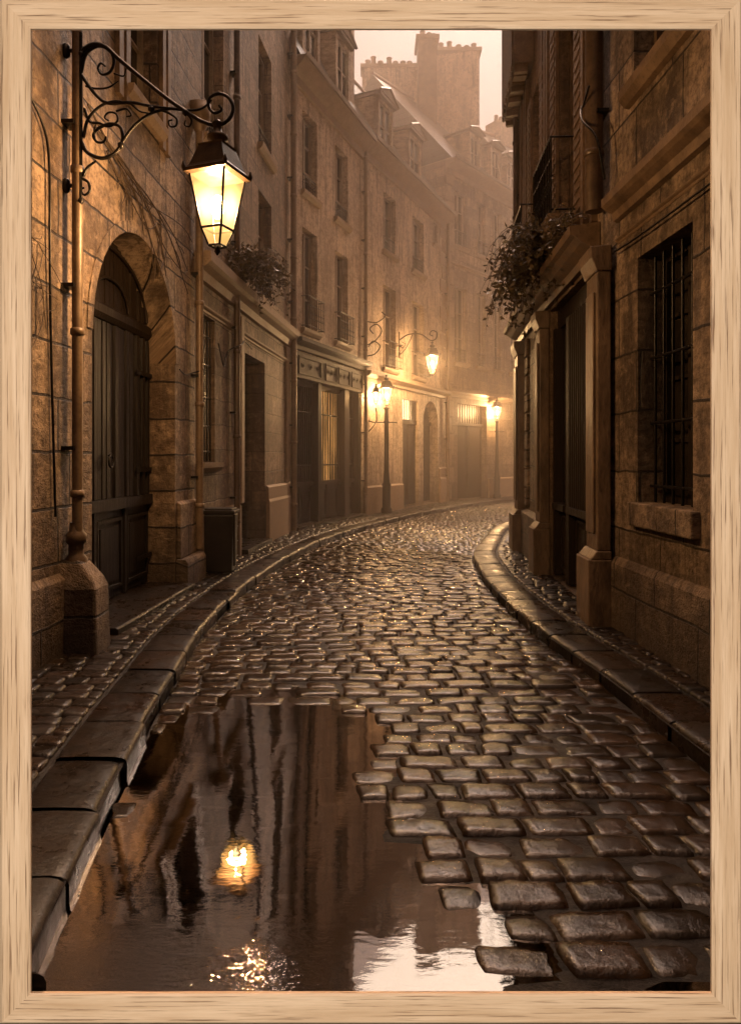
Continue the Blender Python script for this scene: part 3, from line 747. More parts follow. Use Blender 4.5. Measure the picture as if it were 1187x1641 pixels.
# ---- house with the gate
f5 = Facade([(2.7, 25.8), (6.4, 30.3)], 1)
B5 = thing('townhouse', base_of(f5), 'foggy taller house with wide gate behind the furthest lamp', 'house')
W5 = [(.62, 1.42), (2.15, 2.8), (3.4, 4.05), (4.75, 5.4)]
w = MB(); f5.wall(w, -.05, 12.4, [(.78, 2.9, .12, 3.7, .3)] + [(a, b, c, d, .22) for a, b in W5 for c, d in ((5.2, 8.0), (9.5, 11.5))], 6)
w.build('wall', M['ashlar_pale'], B5)
for a, b in W5:
    window(B5, f5, a, b, 5.2, 8.0, .22, rail=(.5, -.04)); window(B5, f5, a, b, 9.5, 11.5, .22, rail=(.5, .05))
eaves(B5, f5, 12.4, 0, 5.82, .4); pitched(B5, f5, 12.4, 0, 5.82, 4.2, 3.4)
dormer(B5, f5, 3.5, 4.1, 12.75, 14.1, -.1); dormer(B5, f5, 4.8, 5.4, 12.75, 14.1, -.1); dormer(B5, f5, 1.9, 2.5, 12.75, 14.1, -.1)
ledge(B5, f5, 0, 5.8, 3.9, 4.2, .2); ledge(B5, f5, 0, 5.8, 8.7, 8.85, .08, name='string_course')
d = MB(); panel_door(d, f5, .78, 2.9, -.3, .16, 2.9, 2, ((.05, .34), (.38, .97))); f5.box(d, .78, 2.9, -.3, -.2, 2.9, 3.0)
gt = d.build('gate', M['wood_brown'], B5)
p = MB(); p.poly([f5.F(.78, -.28, 3.0), f5.F(2.9, -.28, 3.0), f5.F(2.9, -.28, 3.7), f5.F(.78, -.28, 3.7)]); p.build('transom_pane', M['casement'], gt)
p = MB()
for i in range(13): u = .84 + 2.0 * i / 12; p.tube([f5.F(u, -.24, 3.0), f5.F(u, -.24, 3.7)], .025, 4)
p.build('transom_bars', M['iron'], gt)
qn = MB()
for i in range(20):
    z = .2 + i * .6; f5.box(qn, .02, .5 if i % 2 else .34, .004, .04, z, z + .53)
qn.build('quoin_stones', M['trim'], B5, .012)
pl = MB(); f5.profile(pl, 2.98, 5.8, [(.004, -.05), (.08, -.05), (.08, .85), (.004, .9)]); pl.build('plinth', M['trim'], B5)
# ---- last house, mostly lost in the fog
f6 = Facade([(6.4, 30.3), (13., 35.)], 1)
B6 = thing('townhouse', base_of(f6), 'furthest house whose steep roof fades into pale fog', 'house')
w = MB(); W6 = [(.6 + 1.5 * i, 1.3 + 1.5 * i) for i in range(4)]
f6.wall(w, -.05, 13.0, [(a, b, c, d, .2) for a, b in W6 for c, d in ((5.2, 7.6), (9.3, 11.3))], 6); w.build('wall', M['plaster_grey'], B6)
for a, b in W6:
    for c, d in ((5.2, 7.6), (9.3, 11.3)): window(B6, f6, a, b, c, d, .2)
eaves(B6, f6, 13, 0, 8, .4); pitched(B6, f6, 13, 0, 8, 3.4, 2.6)
dormer(B6, f6, .7, 1.3, 13.4, 14.7, -.1); dormer(B6, f6, 2.2, 2.8, 13.4, 14.7, -.1)
cm = MB(); f6.box(cm, 1.0, 3.6, -3.2, -2.2, 15.2, 17.2); ch = cm.build('chimney', M['plaster_grey'], B6)
for i in range(8):
    p = MB(); c = f6.F(1.2 + .3 * i, -2.7, 17.2); p.lathe(c, [(.11, 0), (.09, .28), (.11, .32), (.09, .34)], 8); p.build('chimney_pot', M['terracotta'], ch)

# ---- rear gable wall with its chimneys, above the roofs
BG = thing('gable_wall', (2.2, 30.8, 10), 'broad plastered gable wall lined with chimney pots above the roofs', 'chimney wall')
GY = 30.0
w = MB()
gx = [(-.35, 10.5), (4.55, 10.5), (4.55, 18.75), (2.75, 18.55), (2.75, 18.3), (-.2, 18.0), (-.35, 17.9)]
w.poly([(x, GY, z) for x, z in gx], gx); w.poly([(x, GY + .7, z) for x, z in gx], gx)
for (a, b) in zip(gx, gx[1:] + gx[:1]): w.poly([(a[0], GY, a[1]), (b[0], GY, b[1]), (b[0], GY + .7, b[1]), (a[0], GY + .7, a[1])])
gw = w.build('wall', M['gable'], BG)
c = MB(); c.box(2.72, 4.65, GY - .06, GY + .76, 18.72, 18.86); c.box(-.42, 1.9, GY - .06, GY + .76, 18.02, 18.16); c.build('coping', M['trim'], BG)
c = MB(); c.box(1.95, 2.7, GY - .75, GY + .3, 13.5, 18.75); c.box(1.85, 2.8, GY - .85, GY + .4, 18.75, 18.93); tc = c.build('chimney_stack', M['trim_dark'], BG)
for x, h in ((2.15, .42), (2.42, .34), (2.6, .3)):
    p = MB(); p.lathe((x, GY - .3, 18.93), [(.12, 0), (.1, h - .06), (.13, h - .03), (.1, h)], 10); p.build('chimney_pot', M['terracotta'], tc)
for i in range(7):
    p = MB(); h = random.uniform(.24, .5); p.lathe((-.15 + .3 * i + random.uniform(-.04, .04), GY + .3, 18.16), [(.12, 0), (.1, h - .06), (.13, h - .03), (.1, h)], 10); p.build('chimney_pot', M['terracotta'], gw)
for i in range(5):
    p = MB(); h = random.uniform(.22, .42); p.lathe((3.0 + .34 * i + random.uniform(-.04, .04), GY + .3, 18.86), [(.12, 0), (.1, h - .06), (.13, h - .03), (.1, h)], 10); p.build('chimney_pot', M['terracotta'], gw)

# ---- right: house with barred window
fr1 = Facade([(2.42, 2.3), (2.24, 7.04)], -1)
BR1 = thing('stone_house', base_of(fr1), 'dark stained ashlar house with one big iron barred window', 'house')
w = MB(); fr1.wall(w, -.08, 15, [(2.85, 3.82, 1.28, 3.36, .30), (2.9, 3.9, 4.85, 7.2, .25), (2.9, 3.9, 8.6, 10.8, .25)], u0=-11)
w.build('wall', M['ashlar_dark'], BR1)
wd = window(BR1, fr1, 2.85, 3.82, 1.28, 3.36, .30, False, style='plain', cols=2, rws=4, m_f='wood_brown')
s = MB(); fr1.box(s, 2.74, 3.30, -.30, .07, 1.08, 1.277); fr1.box(s, 3.306, 3.90, -.30, .065, 1.08, 1.277); s.build('sill', M['ashlar_dark'], wd, .012)
gr = MB()
for i in range(6):
    u = 2.93 + .81 * i / 5; gr.tube([fr1.F(u, -.12, 1.285), fr1.F(u, -.12, 3.355)], .013, 6)
for z in (1.42, 1.95, 2.5, 3.05): gr.tube([fr1.F(2.85, -.12, z), fr1.F(3.82, -.12, z)], .015, 6)
gr.build('grille', M['iron'], wd)
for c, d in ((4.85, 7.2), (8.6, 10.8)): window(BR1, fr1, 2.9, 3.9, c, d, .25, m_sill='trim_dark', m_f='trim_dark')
p = MB(); fr1.profile(p, -11, 4.26, [(.004, -.05), (.06, -.05), (.06, .70), (.03, .75), (.004, .76)]); p.build('plinth', M['ashlar_dark'], BR1)
ledge(BR1, fr1, -11, 4.24, 3.80, 4.02, .16, 'trim_dark', 'string_course'); ledge(BR1, fr1, -11, 4.24, 3.60, 3.66, .035, 'trim_dark', 'string_course')

# ---- right: corner house with shop gate and hanging plants
fr2 = Facade([(2.24, 7.04), (2.4, 10.), (2.64, 12.6), (4.2, 15.8), (9.5, 20.5)], -1)
BR2 = thing('corner_house', base_of(fr2), 'tall dark house on the bend with slatted shop gate below a heavy cornice', 'house')
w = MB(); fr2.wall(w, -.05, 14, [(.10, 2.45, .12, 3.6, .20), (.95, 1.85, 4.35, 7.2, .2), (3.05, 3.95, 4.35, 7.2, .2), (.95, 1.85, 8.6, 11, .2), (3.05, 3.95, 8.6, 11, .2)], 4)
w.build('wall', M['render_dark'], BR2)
for a, b in ((.95, 1.85), (3.05, 3.95)):
    for c, d in ((4.35, 7.2), (8.6, 11)):
        wn = window(BR2, fr2, a, b, c, d, .2, m_sill='trim_dark', m_f='trim_dark')
        sh_ = MB()
        for u0, u1 in ((a - .42, a - .03), (b + .03, b + .42)):
            fr2.box(sh_, u0, u1, .003, .04, c, d)
            for k in range(22): z = c + .08 + (d - c - .16) * k / 22; fr2.box(sh_, u0 + .05, u1 - .05, .042, .055, z, z + .05)
        sh_.build('shutter', M['trim_dark'], wn)
    bl = MB(); fr2.profile(bl, a - .15, b + .15, [(.004, 4.12), (.1, 4.12), (.30, 4.28), (.34, 4.34), (.004, 4.34)]); bc = bl.build('balcony', M['trim_dark'], BR2)
    r = MB(); railing(r, fr2, a - .1, b + .1, .30, 4.35, .85); r.build('railing', M['iron'], bc)
mo = MB()
for u in (.05, .42, 2.35, 2.52, 2.72, 4.42, 4.62, 5.1, 5.3): fr2.box(mo, u, u + .10, .003, .06, 4.0, 13.5)
mo.build('pilaster_strip', M['trim_dark'], BR2)
mo = MB(); fr2.box(mo, 3.9, 5.75, .004, .30, 7.72, 13.9)
for i in range(16): u = 3.95 + i * .11; fr2.box(mo, u, u + .05, .302, .33, 7.65 + random.uniform(-.05, .05), 13.9)
for i in range(14): u = 3.95 + i * .13; fr2.box(mo, u, u + .08, .08, .28, 7.60 + random.uniform(-.05, .05), 7.715)
mo.build('overhanging_bay', M['trim_dark'], BR2)
sf = MB(); D = -.20
fr2.box(sf, .10, 2.45, D, D + .02, .12, 3.6); fr2.box(sf, .10, 2.45, D + .022, D + .1, 3.35, 3.6)
for u0, u1 in ((.10, .22), (1.52, 1.68), (2.33, 2.45)): fr2.box(sf, u0, u1, D + .021, -.04, .14, 3.348)
for u0, u1, n in ((.22, 1.52, 2), (1.68, 2.33, 1)):
    panel_door(sf, fr2, u0, u1, D + .021, .16, 1.0, n, ((.08, .92),)); fr2.box(sf, u0, u1, D + .021, D + .2, 1.0, 1.08)
fr2.box(sf, 1.68, 2.33, D + .021, D + .06, 1.082, 3.346)
gsh = sf.build('shop_gate', M['wood_brown'], BR2)
bars = MB()
for i in range(13):
    u = .27 + 1.2 * i / 12; bars.tube([fr2.F(u, D + .14, 1.08), fr2.F(u, D + .14, 3.35)], .024, 5)
bars.build('bars', M['wood_brown'], gsh)
cn = MB(); fr2.profile(cn, -.06, 5.55, [(.004, 3.64), (.06, 3.64), (.08, 3.72), (.18, 3.77), (.24, 3.82), (.29, 3.84), (.30, 3.92), (.004, 3.96)]); cn.build('shop_cornice', M['trim_dark'], BR2)
for u0, u1 in ((-.44, -.04), (2.48, 2.80), (4.9, 5.4)):
    q = MB(); fr2.box(q, u0, u1, .004, .13, .80, 3.38); fr2.box(q, u0 + .06, u1 - .06, .132, .155, .95, 3.2)
    fr2.box(q, u0 - .04, u1 + .04, .004, .22, -.05, .72); fr2.profile(q, u0 - .03, u1 + .03, [(.004, .722), (.20, .722), (.14, .80), (.004, .80)])
    fr2.profile(q, u0 - .03, u1 + .03, [(.004, 3.382), (.14, 3.382), (.19, 3.5), (.20, 3.6), (.004, 3.618)])
    q.build('pilaster', M['pilaster'], BR2, .01)
q = MB()
for i in range(9):
    z = .9 + i * .3; fr2.box(q, 3.0, 3.35 if i % 2 else 3.25, .004, .05, z, z + .27); fr2.box(q, 4.3 if i % 2 else 4.4, 4.68, .004, .05, z, z + .27)
fr2.profile(q, 2.86, 4.85, [(.004, -.05), (.09, -.05), (.09, .78), (.004, .84)])
q.build('quoin_stones', M['ashlar_dark'], BR2, .01)
pnl = MB(); fr2.box(pnl, 3.45, 4.2, .004, .02, 1.0, 3.3); pnl.build('blind_panel', M['ashlar_dark'], BR2)

# ------------------------------------------------------------------ drainpipes, cables
def drainpipe(f, u, z0, z1, r, d, label, m='lead', hopper=False, shoe=False):
    o = thing('drainpipe', f.F(u, d, z0), label, 'drainpipe', 'drainpipes down the house fronts')
    t = MB(); pts = [f.F(u, d, z) for z in (z0, (z0 + z1) / 2, z1)]
    if shoe: pts = [f.F(u, d + .12, z0 - .05), f.F(u, d + .03, z0)] + pts[1:]
    t.tube(pts, r, 12)
    z = z0 + .55
    while z < z1:
        t.lathe(f.F(u, d, z), [(r, -.03), (r + .012, -.025), (r + .012, .025), (r, .03)], 12); z += 1.3
    t.build('pipe', M[m], o)
    b = MB(); z = z0 + .9
    while z < z1: f.box(b, u - r - .03, u + r + .03, 0, d, z, z + .03); z += 1.3
    b.build('brackets', M['iron'], o)
    if hopper:
        h = MB(); h.lathe(f.F(u, d, z1), [(r + .01, -.05), (r + .09, .12), (r + .10, .30), (r + .06, .30), (r + .05, .1)], 12); h.build('hopper', M[m], o)
    return o
drainpipe(f1, 3.47, .82, 13, .042, .10, 'tall pipe beside the lantern bracket, ending in the stone guard block', 'lead')
drainpipe(f1, 6.93, .5, 5.9, .05, .09, 'pale pipe with flared hopper between arched door and grilled window', 'lead', True)
drainpipe(f2, 1.72, .14, 12.6, .05, .09, 'dark pipe behind the bin, left of the deep set door', 'lead_dark')
drainpipe(f2, 5.86, .14, 12.6, .065, .12, 'thick pipe just left of the barred shopfront', 'lead')
drainpipe(f3, 4.40, .14, 10.0, .05, .1, 'slim pipe right of the barred shopfront', 'lead')
drainpipe(f4, 6.86, .14, 10.2, .06, .12, 'pale pipe where the dormer house meets the foggy gate house', 'lead')
drainpipe(fr2, -.25, 3.99, 13.8, .085, .11, 'fat ringed pipe standing above the shop pilaster', 'lead_dark')
drainpipe(fr2, 5.45, 4.0, 13.8, .06, .09, 'thin dark pipe at the very edge of the corner house', 'lead_dark')

def cable(pts, r, label, name='cable'):
    t = MB(); t.tube(crom(pts, 6), r, 5); return tag(t.build(name, M['iron']), label, 'cable', 'cables pinned along the walls')
cable([f1.F(2.3, .03, 4.35), f1.F(2.75, .03, 4.30), f1.F(3.05, .03, 4.15), f1.F(3.15, .03, 3.9), f1.F(3.16, .03, 3.3), f1.F(3.2, .02, 2.5), f1.F(3.25, .03, 1.2)], .010, 'black cable dropping down the golden wall left of the bracket')
cable([f1.F(6.3, .03, 2.72), f1.F(6.5, .04, 2.68), f1.F(6.8, .04, 2.74), f1.F(6.95, .15, 2.80)], .010, 'short sagging cable right of the arched door')
cable([fr1.F(.5, .05, 3.52), fr1.F(2, .045, 3.50), fr1.F(3.5, .05, 3.50), fr1.F(4.25, .06, 3.52)], .009, 'thin cable under the ledge over the barred window')
cable([fr2.F(-.42, .20, 5.1), fr2.F(-.25, .21, 5.0), fr2.F(-.08, .19, 5.06), fr2.F(-.26, .22, 4.85), fr2.F(-.46, .14, 4.6), fr2.F(-.5, .08, 4.2)], .012, 'loose cable wound round the fat ringed pipe')
cable([f2.F(.95, .03, 3.3), f2.F(1.2, .04, 3.0), f2.F(1.4, .04, 3.25), f2.F(1.7, .17, 3.4), f2.F(2.3, .05, 3.55), f2.F(2.8, .05, 3.5)], .010, 'drooping cable over the deep set door')

# stone guard at the pipe foot
o = thing('guard_stone', (-2.3, 5.78, .1), 'squat stone guard block at the foot of the lantern side pipe', 'guard stone')
gs = MB()
def gsec(x1, y0, y1, z): return [(-2.52, y0, z), (x1, y0, z), (x1, y1, z), (-2.52, y1, z)]
L_ = [gsec(-2.14, 5.61, 5.93, .08), gsec(-2.155, 5.62, 5.92, .62), gsec(-2.19, 5.64, 5.90, .70), gsec(-2.30, 5.68, 5.86, .84)]
vs = [p for L in L_ for p in L]; fs = [(i * 4 + k, i * 4 + (k + 1) % 4, i * 4 + 4 + (k + 1) % 4, i * 4 + 4 + k) for i in range(3) for k in range(4)] + [(12, 13, 14, 15)]
gs.mesh(vs, fs); gs.build('block', M['ashlar_gold'], o, .02)
gs = MB(); gs.lathe((-2.365, 5.77, .80), [(.085, 0), (.085, .05), (.06, .08), (.06, .16), (.08, .18), (.08, .24), (.055, .27), (.05, .34)], 14); gs.build('collar', M['lead_dark'], o)

# litter bin
o = thing('litter_bin', (-2.02, 9.65, PZ), 'black metal litter bin on the pavement by the grilled window', 'bin')
b = MB(); cx, cy = -2.03, 9.72
def sec(hw, hd, z): return [(cx - hw, cy - hd, z), (cx + hw, cy - hd, z), (cx + hw, cy + hd, z), (cx - hw, cy + hd, z)]
L_ = [sec(.185, .17, PZ + .015), sec(.205, .19, PZ + .78)]
b.mesh([p for L in L_ for p in L], [(k, (k + 1) % 4, 4 + (k + 1) % 4, 4 + k) for k in range(4)] + [(0, 3, 2, 1), (4, 5, 6, 7)])
b.build('body', M['bin'], o, .015)
b = MB(); b.box(cx - .215, cx + .225, cy - .2, cy + .2, PZ + .79, PZ + .84); b.box(cx - .18, cx + .19, cy - .17, cy + .17, PZ + .842, PZ + .865); b.build('lid', M['bin'], o, .01)
b = MB()
for k in range(3): b.box(cx + .208, cx + .216, cy - .12, cy + .12, PZ + .2 + .2 * k, PZ + .215 + .2 * k)
b.box(cx + .2, cx + .23, cy - .17, cy - .155, PZ + .1, PZ + .78); b.build('side_rib', M['bin'], o)

# ------------------------------------------------------------------ lamps
WARM = (1.0, .63, .34)
def lantern(parent, c, s=1.0, rot=.4, far=False, hang=True):
    """c = centre of the glass; square tapering street lantern"""
    q = rot + math.pi / 4; k = math.sqrt(2) * s
    H = .205 * s
    fr = MB()
    top = [(c[0] + .156 * k * math.cos(q + i * math.pi / 2), c[1] + .156 * k * math.sin(q + i * math.pi / 2), c[2] + H) for i in range(4)]
    bot = [(c[0] + .092 * k * math.cos(q + i * math.pi / 2), c[1] + .092 * k * math.sin(q + i * math.pi / 2), c[2] - H) for i in range(4)]
    tip = [(c[0] + .05 * k * math.cos(q + i * math.pi / 2), c[1] + .05 * k * math.sin(q + i * math.pi / 2), c[2] - H - .135 * s) for i in range(4)]
    for i in range(4):
        j = (i + 1) % 4
        fr.tube([top[i], bot[i]], .011 * s, 5); fr.tube([bot[i], bot[j]], .012 * s, 5); fr.tube([bot[i], tip[i]], .010 * s, 5); fr.tube([tip[i], tip[j]], .01 * s, 5)
    fr.lathe((c[0], c[1], c[2] - H - .135 * s), [(.02 * s, .02 * s), (.035 * s, 0), (.02 * s, -.025 * s), (.028 * s, -.045 * s), (.006 * s, -.075 * s)], 10)
    lan = fr.build('lantern', M['iron'], parent)
    gl = MB()
    for i in range(4):
        j = (i + 1) % 4; gl.poly([top[i], top[j], bot[j], bot[i]])
        gl.poly([bot[i], bot[j], tip[j], tip[i]])
    gl.build('glass', M['lantern_glass_far' if far else 'lantern_glass'], lan)
    rf = MB()
    rf.lathe((c[0], c[1], c[2] + H), [(.155 * k, .0), (.194 * k, .012 * s), (.194 * k, .04 * s), (.172 * k, .055 * s), (.158 * k, .075 * s), (.108 * k, .235 * s), (.112 * k, .25 * s), (.08 * k, .262 * s)], 4, q, False)
    rf.lathe((c[0], c[1], c[2] + H + .262 * s), [(.075 * s, 0), (.05 * s, .025 * s), (.085 * s, .05 * s), (.085 * s, .075 * s), (.04 * s, .10 * s), (.03 * s, .15 * s), (.05 * s, .17 * s), (.02 * s, .20 * s)], 14)
    for i in range(4):
        a = q + i * math.pi / 2; x, y = c[0] + .19 * k * math.cos(a), c[1] + .19 * k * math.sin(a)
        rf.lathe((x, y, c[2] + H + .03 * s), [(.014 * s, 0), (.02 * s, .02 * s), (.006 * s, .06 * s)], 6)
    rf.build('lantern_roof', M['iron'] if far else M['roof_copper'], lan)
    bl = MB(); bl.lathe((c[0], c[1], c[2] - .07 * s), [(.02 * s, -.05 * s), (.05 * s, 0), (.062 * s, .05 * s), (.05 * s, .10 * s), (.015 * s, .135 * s)], 12); bl.build('bulb', M['bulb'], lan)
    return lan
M['roof_copper'] = plain('lantern sheet metal', (.035, .022, .013), (.085, .052, .028), .4, 10, .003, .5)
def point(parent, c, w, r=.06, colr=(1.0, .64, .34)):
    L = bpy.data.lights.new('lamp_light', 'POINT'); L.energy = w; L.color = colr; L.shadow_soft_size = r
    o = bpy.data.objects.new('lamp_light', L); col.objects.link(o); o.parent = parent
    off = Vector((0, 0, 0)); p = parent
    while p is not None: off += p.location; p = p.parent
    o.location = Vector(c) - off

# big lantern on its scrolled bracket
BY = 5.75; BX = -2.325; BZ = 3.87; SC = 1 / 494.6
big = thing('wall_lantern', (BX, BY, BZ), 'large glowing lantern on black scrolled iron bracket beside the arched door', 'street lamp', 'street lamps along the lane')
def T(x, y, dy=0): return (BX + (x - 318) * SC, BY + dy, BZ + (720 - y) * SC)
br = MB()
br.tube([T(318, 130), T(318, 400), T(318, 790)], .020, 8)
br.lathe(T(318, 800), [(.005, -.03), (.03, 0), (.02, .03)], 8)
def scroll(pts, r, n=6):
    c = crom([T(*p) for p in pts], n); N_ = len(c); br.tube(c, [r * (1 - .45 * (i / N_)) for i in range(N_)], 6)
scroll([(322, 215), (340, 190), (375, 176), (420, 186), (470, 232), (560, 308), (660, 388), (740, 443), (800, 480), (860, 495), (905, 475), (924, 430), (905, 385), (865, 370), (830, 390), (828, 425), (850, 447), (878, 435), (868, 416)], .021)
scroll([(322, 285), (340, 215), (385, 182), (432, 196), (452, 240), (437, 283), (405, 294), (388, 270), (400, 250), (418, 262)], .015)
scroll([(322, 295), (356, 345), (390, 385), (430, 408), (520, 405), (600, 420), (700, 432), (775, 435), (815, 420), (838, 395)], .016)
scroll([(322, 560), (345, 602), (400, 626), (452, 608), (485, 560), (478, 505), (440, 490), (395, 505), (370, 535), (385, 562), (412, 560), (420, 540)], .017)
scroll([(330, 545), (350, 470), (400, 418), (460, 400), (520, 412)], .014)
scroll([(470, 590), (500, 540), (540, 490), (600, 448), (660, 432), (720, 430)], .016)
scroll([(335, 430), (355, 480), (395, 488), (430, 500), (465, 480), (460, 450), (430, 445), (415, 465), (432, 478)], .012)
scroll([(640, 436), (670, 448), (700, 470), (698, 497), (675, 500), (668, 480), (684, 474)], .011)
scroll([(720, 432), (745, 455), (760, 478), (750, 500), (732, 494), (736, 476)], .010)
scroll([(520, 412), (555, 440), (590, 448)], .010)
scroll([(330, 700), (345, 665), (382, 636)], .014); scroll([(322, 705), (350, 722), (355, 755), (335, 772), (322, 752), (335, 742)], .013)
scroll([(340, 340), (380, 350), (430, 345), (470, 320)], .010); scroll([(380, 562), (372, 520), (385, 480)], .008)
scroll([(460, 440), (500, 430), (520, 455), (500, 462)], .009); scroll([(452, 290), (490, 300), (500, 270)], .008)
for x, y in ((735, 445), (480, 575), (322, 215), (600, 432)): br.lathe(T(x, y), [(.004, -.03), (.028, -.012), (.028, .012), (.004, .03)], 8)
for z in (200, 735):
    br.tube([T(318, z), T(262, z)], .016, 6); br.lathe(T(262, z), [(.01, -.06), (.035, -.04), (.035, .04), (.01, .06)], 8)
br.tube([T(858, 492), T(858, 520), T(860, 575)], .014, 6); br.lathe(T(860, 545), [(.012, -.03), (.03, 0), (.012, .03)], 8)
br.build('bracket', M['iron'], big)
LC = (T(862, 0)[0], BY, BZ + (720 - 806) * SC)
lantern(big, LC, 1.0, -.36)
point(big, LC, 3300, .07, WARM)

# hanging lantern further down the street, on the dormer house
q0 = f4.F(2.52, .02, 0); q1 = f4.F(2.52, 1.06, 0)
o = thing('wall_lantern', (q0[0], q0[1], 5.2), 'hanging lantern on slim curved bracket below the dormers', 'street lamp', 'street lamps along the lane')
br = MB(); n_ = Vector((q1[0] - q0[0], q1[1] - q0[1], 0)).normalized()
def S(t, z): return (q0[0] + n_.x * t, q0[1] + n_.y * t, z)
br.tube(crom([S(0, 5.25), S(.3, 5.40), S(.7, 5.38), S(1.0, 5.18), S(1.18, 5.22), S(1.2, 5.4), S(1.06, 5.46), S(.98, 5.36), S(1.08, 5.3)], 6), .020, 6)
br.tube(crom([S(0, 4.8), S(.16, 4.92), S(.34, 5.2), S(.42, 5.38)], 6), .016, 6); br.tube(crom([S(.0, 5.1), S(.12, 5.0), S(.2, 5.12), S(.1, 5.18)], 6), .012, 6)
br.tube([S(0, 4.7), S(0, 5.5)], .02, 6); br.tube([S(1.06, 5.16), S(1.06, 4.95)], .014, 5)
br.build('bracket', M['iron'], o)
lantern(o, S(1.06, 4.50), .95, .3, True); point(o, S(1.06, 4.50), 1900, .08)

def post_lamp(x, y, z, label, w, s=.85):
    o = thing('lamp_post', (x, y, PZ), label, 'street lamp', 'street lamps along the lane')
    m = MB(); h = z - PZ - .42 * s
    m.lathe((x, y, PZ), [(.16, 0), (.16, .12), (.12, .16), (.12, .75), (.14, .8), (.10, .86), (.075, 1.2), (.06, h - .45), (.09, h - .42), (.06, h - .36), (.05, h - .06), (.09, h - .03), (.03, h + .02)], 14)
    m.tube([(x - .3, y, PZ + h - .42), (x + .3, y, PZ + h - .42)], .018, 6)
    m.build('post', M['iron'], o); lantern(o, (x, y, z), s, .35, True); point(o, (x, y, z), w, .08)
post_lamp(.45, 20.2, 3.45, 'slim iron lamp post standing before the lit transom door', 900)
post_lamp(4.93, 28.0, 3.48, 'furthest lamp post, hazy beside the wide gate', 1900)
# small wall lamp by the shop pipe
w0 = f4.F(.35, .22, 0)
o = thing('wall_lantern', (w0[0], w0[1], 3.2), 'small scrolled wall lantern between the shopfront and the lamp post', 'street lamp', 'street lamps along the lane')
br = MB(); k0 = f4.F(.35, .0, 0)
br.tube(crom([(k0[0], k0[1], 2.7), (w0[0], w0[1], 2.65), (w0[0] + .02, w0[1], 2.85), (w0[0], w0[1], 3.05)], 6), .02, 6); br.tube(crom([(k0[0], k0[1], 2.4), ((k0[0] + w0[0]) / 2, k0[1] - .05, 2.5), (w0[0], w0[1], 2.66)], 6), .014, 6)
br.build('bracket', M['iron'], o); lantern(o, (w0[0], w0[1], 3.35), .55, .2, True); point(o, (w0[0] , w0[1], 3.35), 220, .05)

# bare iron scroll ornament beside the shop pipe
og = MB(); gp = lambda t, z: f4.F(.12 + .0 * t, .05 + t, z)
for pts in ([(0, 4.75), (.25, 4.85), (.45, 5.1), (.3, 5.3), (.1, 5.2), (.2, 5.05)], [(0, 5.4), (.3, 5.35), (.55, 5.5), (.45, 5.62)], [(0, 4.45), (.25, 4.5), (.4, 4.7), (.2, 4.85), (.05, 4.7)]):
    og.tube(crom([gp(*p) for p in pts], 6), .016, 5)
og.tube([gp(0, 4.3), gp(0, 5.7)], .018, 5)
tag(og.build('iron_bracket', M['iron']), 'empty scrolled iron bracket by the pipe right of the shop', 'bracket')

# ------------------------------------------------------------------ plants and vines
def plant(c, rad, drop, nst, label, axis=(0, 1), spread=.5, leaf=.042, nl=15):
    o = thing('hanging_plant', c, label, 'plant', 'shaggy plants on the ledges')
    st, lf = MB(), MB()
    for i in range(nst):
        a = random.uniform(0, 2 * math.pi); e = random.uniform(-.3, 1.2); L = rad * random.uniform(.5, 1.15)
        along = random.uniform(-spread, spread)
        p = Vector(c) + Vector((axis[0] * along, axis[1] * along, random.uniform(-.05, .05)))
        v = Vector((math.cos(a) * math.cos(e), math.sin(a) * math.cos(e), math.sin(e)))
        pts = [p.copy()]; n = 7
        dr = drop * random.random() ** 1.6
        for k in range(1, n + 1):
            t = k / n; v = (v + Vector((random.uniform(-.25, .25), random.uniform(-.25, .25), -.30 - dr * .5))).normalized() if t > .3 else v
            p = p + v * (L + dr) / n; pts.append(p.copy())
        st.tube(pts, [.006 * (1 - .7 * k / n) for k in range(n + 1)], 4, cap=False)
        for k in range(nl):
            t = random.uniform(.25, 1); q = t * n; j = min(n - 1, int(q)); b = pts[j].lerp(pts[j + 1], q - j)
            x = Vector((random.gauss(0, 1), random.gauss(0, 1), random.gauss(-.3, .8))).normalized(); y = x.cross(Vector((random.gauss(0, 1), random.gauss(0, 1), random.gauss(0, 1)))).normalized()
            s_ = leaf * random.uniform(.5, 1.3)
            lf.poly([b, b + x * s_ * .8 + y * s_ * .45, b + x * s_ * 1.9, b + x * s_ * .8 - y * s_ * .45])
    st.build('stems', M['twig'], o); lf.build('foliage', M['leaf'], o)
    return o
pc = f2.F(2.05, .20, 4.62)
plant(pc, .42, .65, 260, 'shaggy trailing plant on the ledge behind the large lantern', (.08, 1), .32)
pc = fr2.F(2.15, .22, 4.14)
plant(pc, .40, .85, 380, 'big trailing plant spilling over the dark shop cornice', (.1, 1), .8)
pc = fr2.F(.6, .22, 4.06)
plant(pc, .22, .2, 60, 'sparse twiggy plant near the balcony on the dark cornice', (.06, 1), .5, .03, 8)

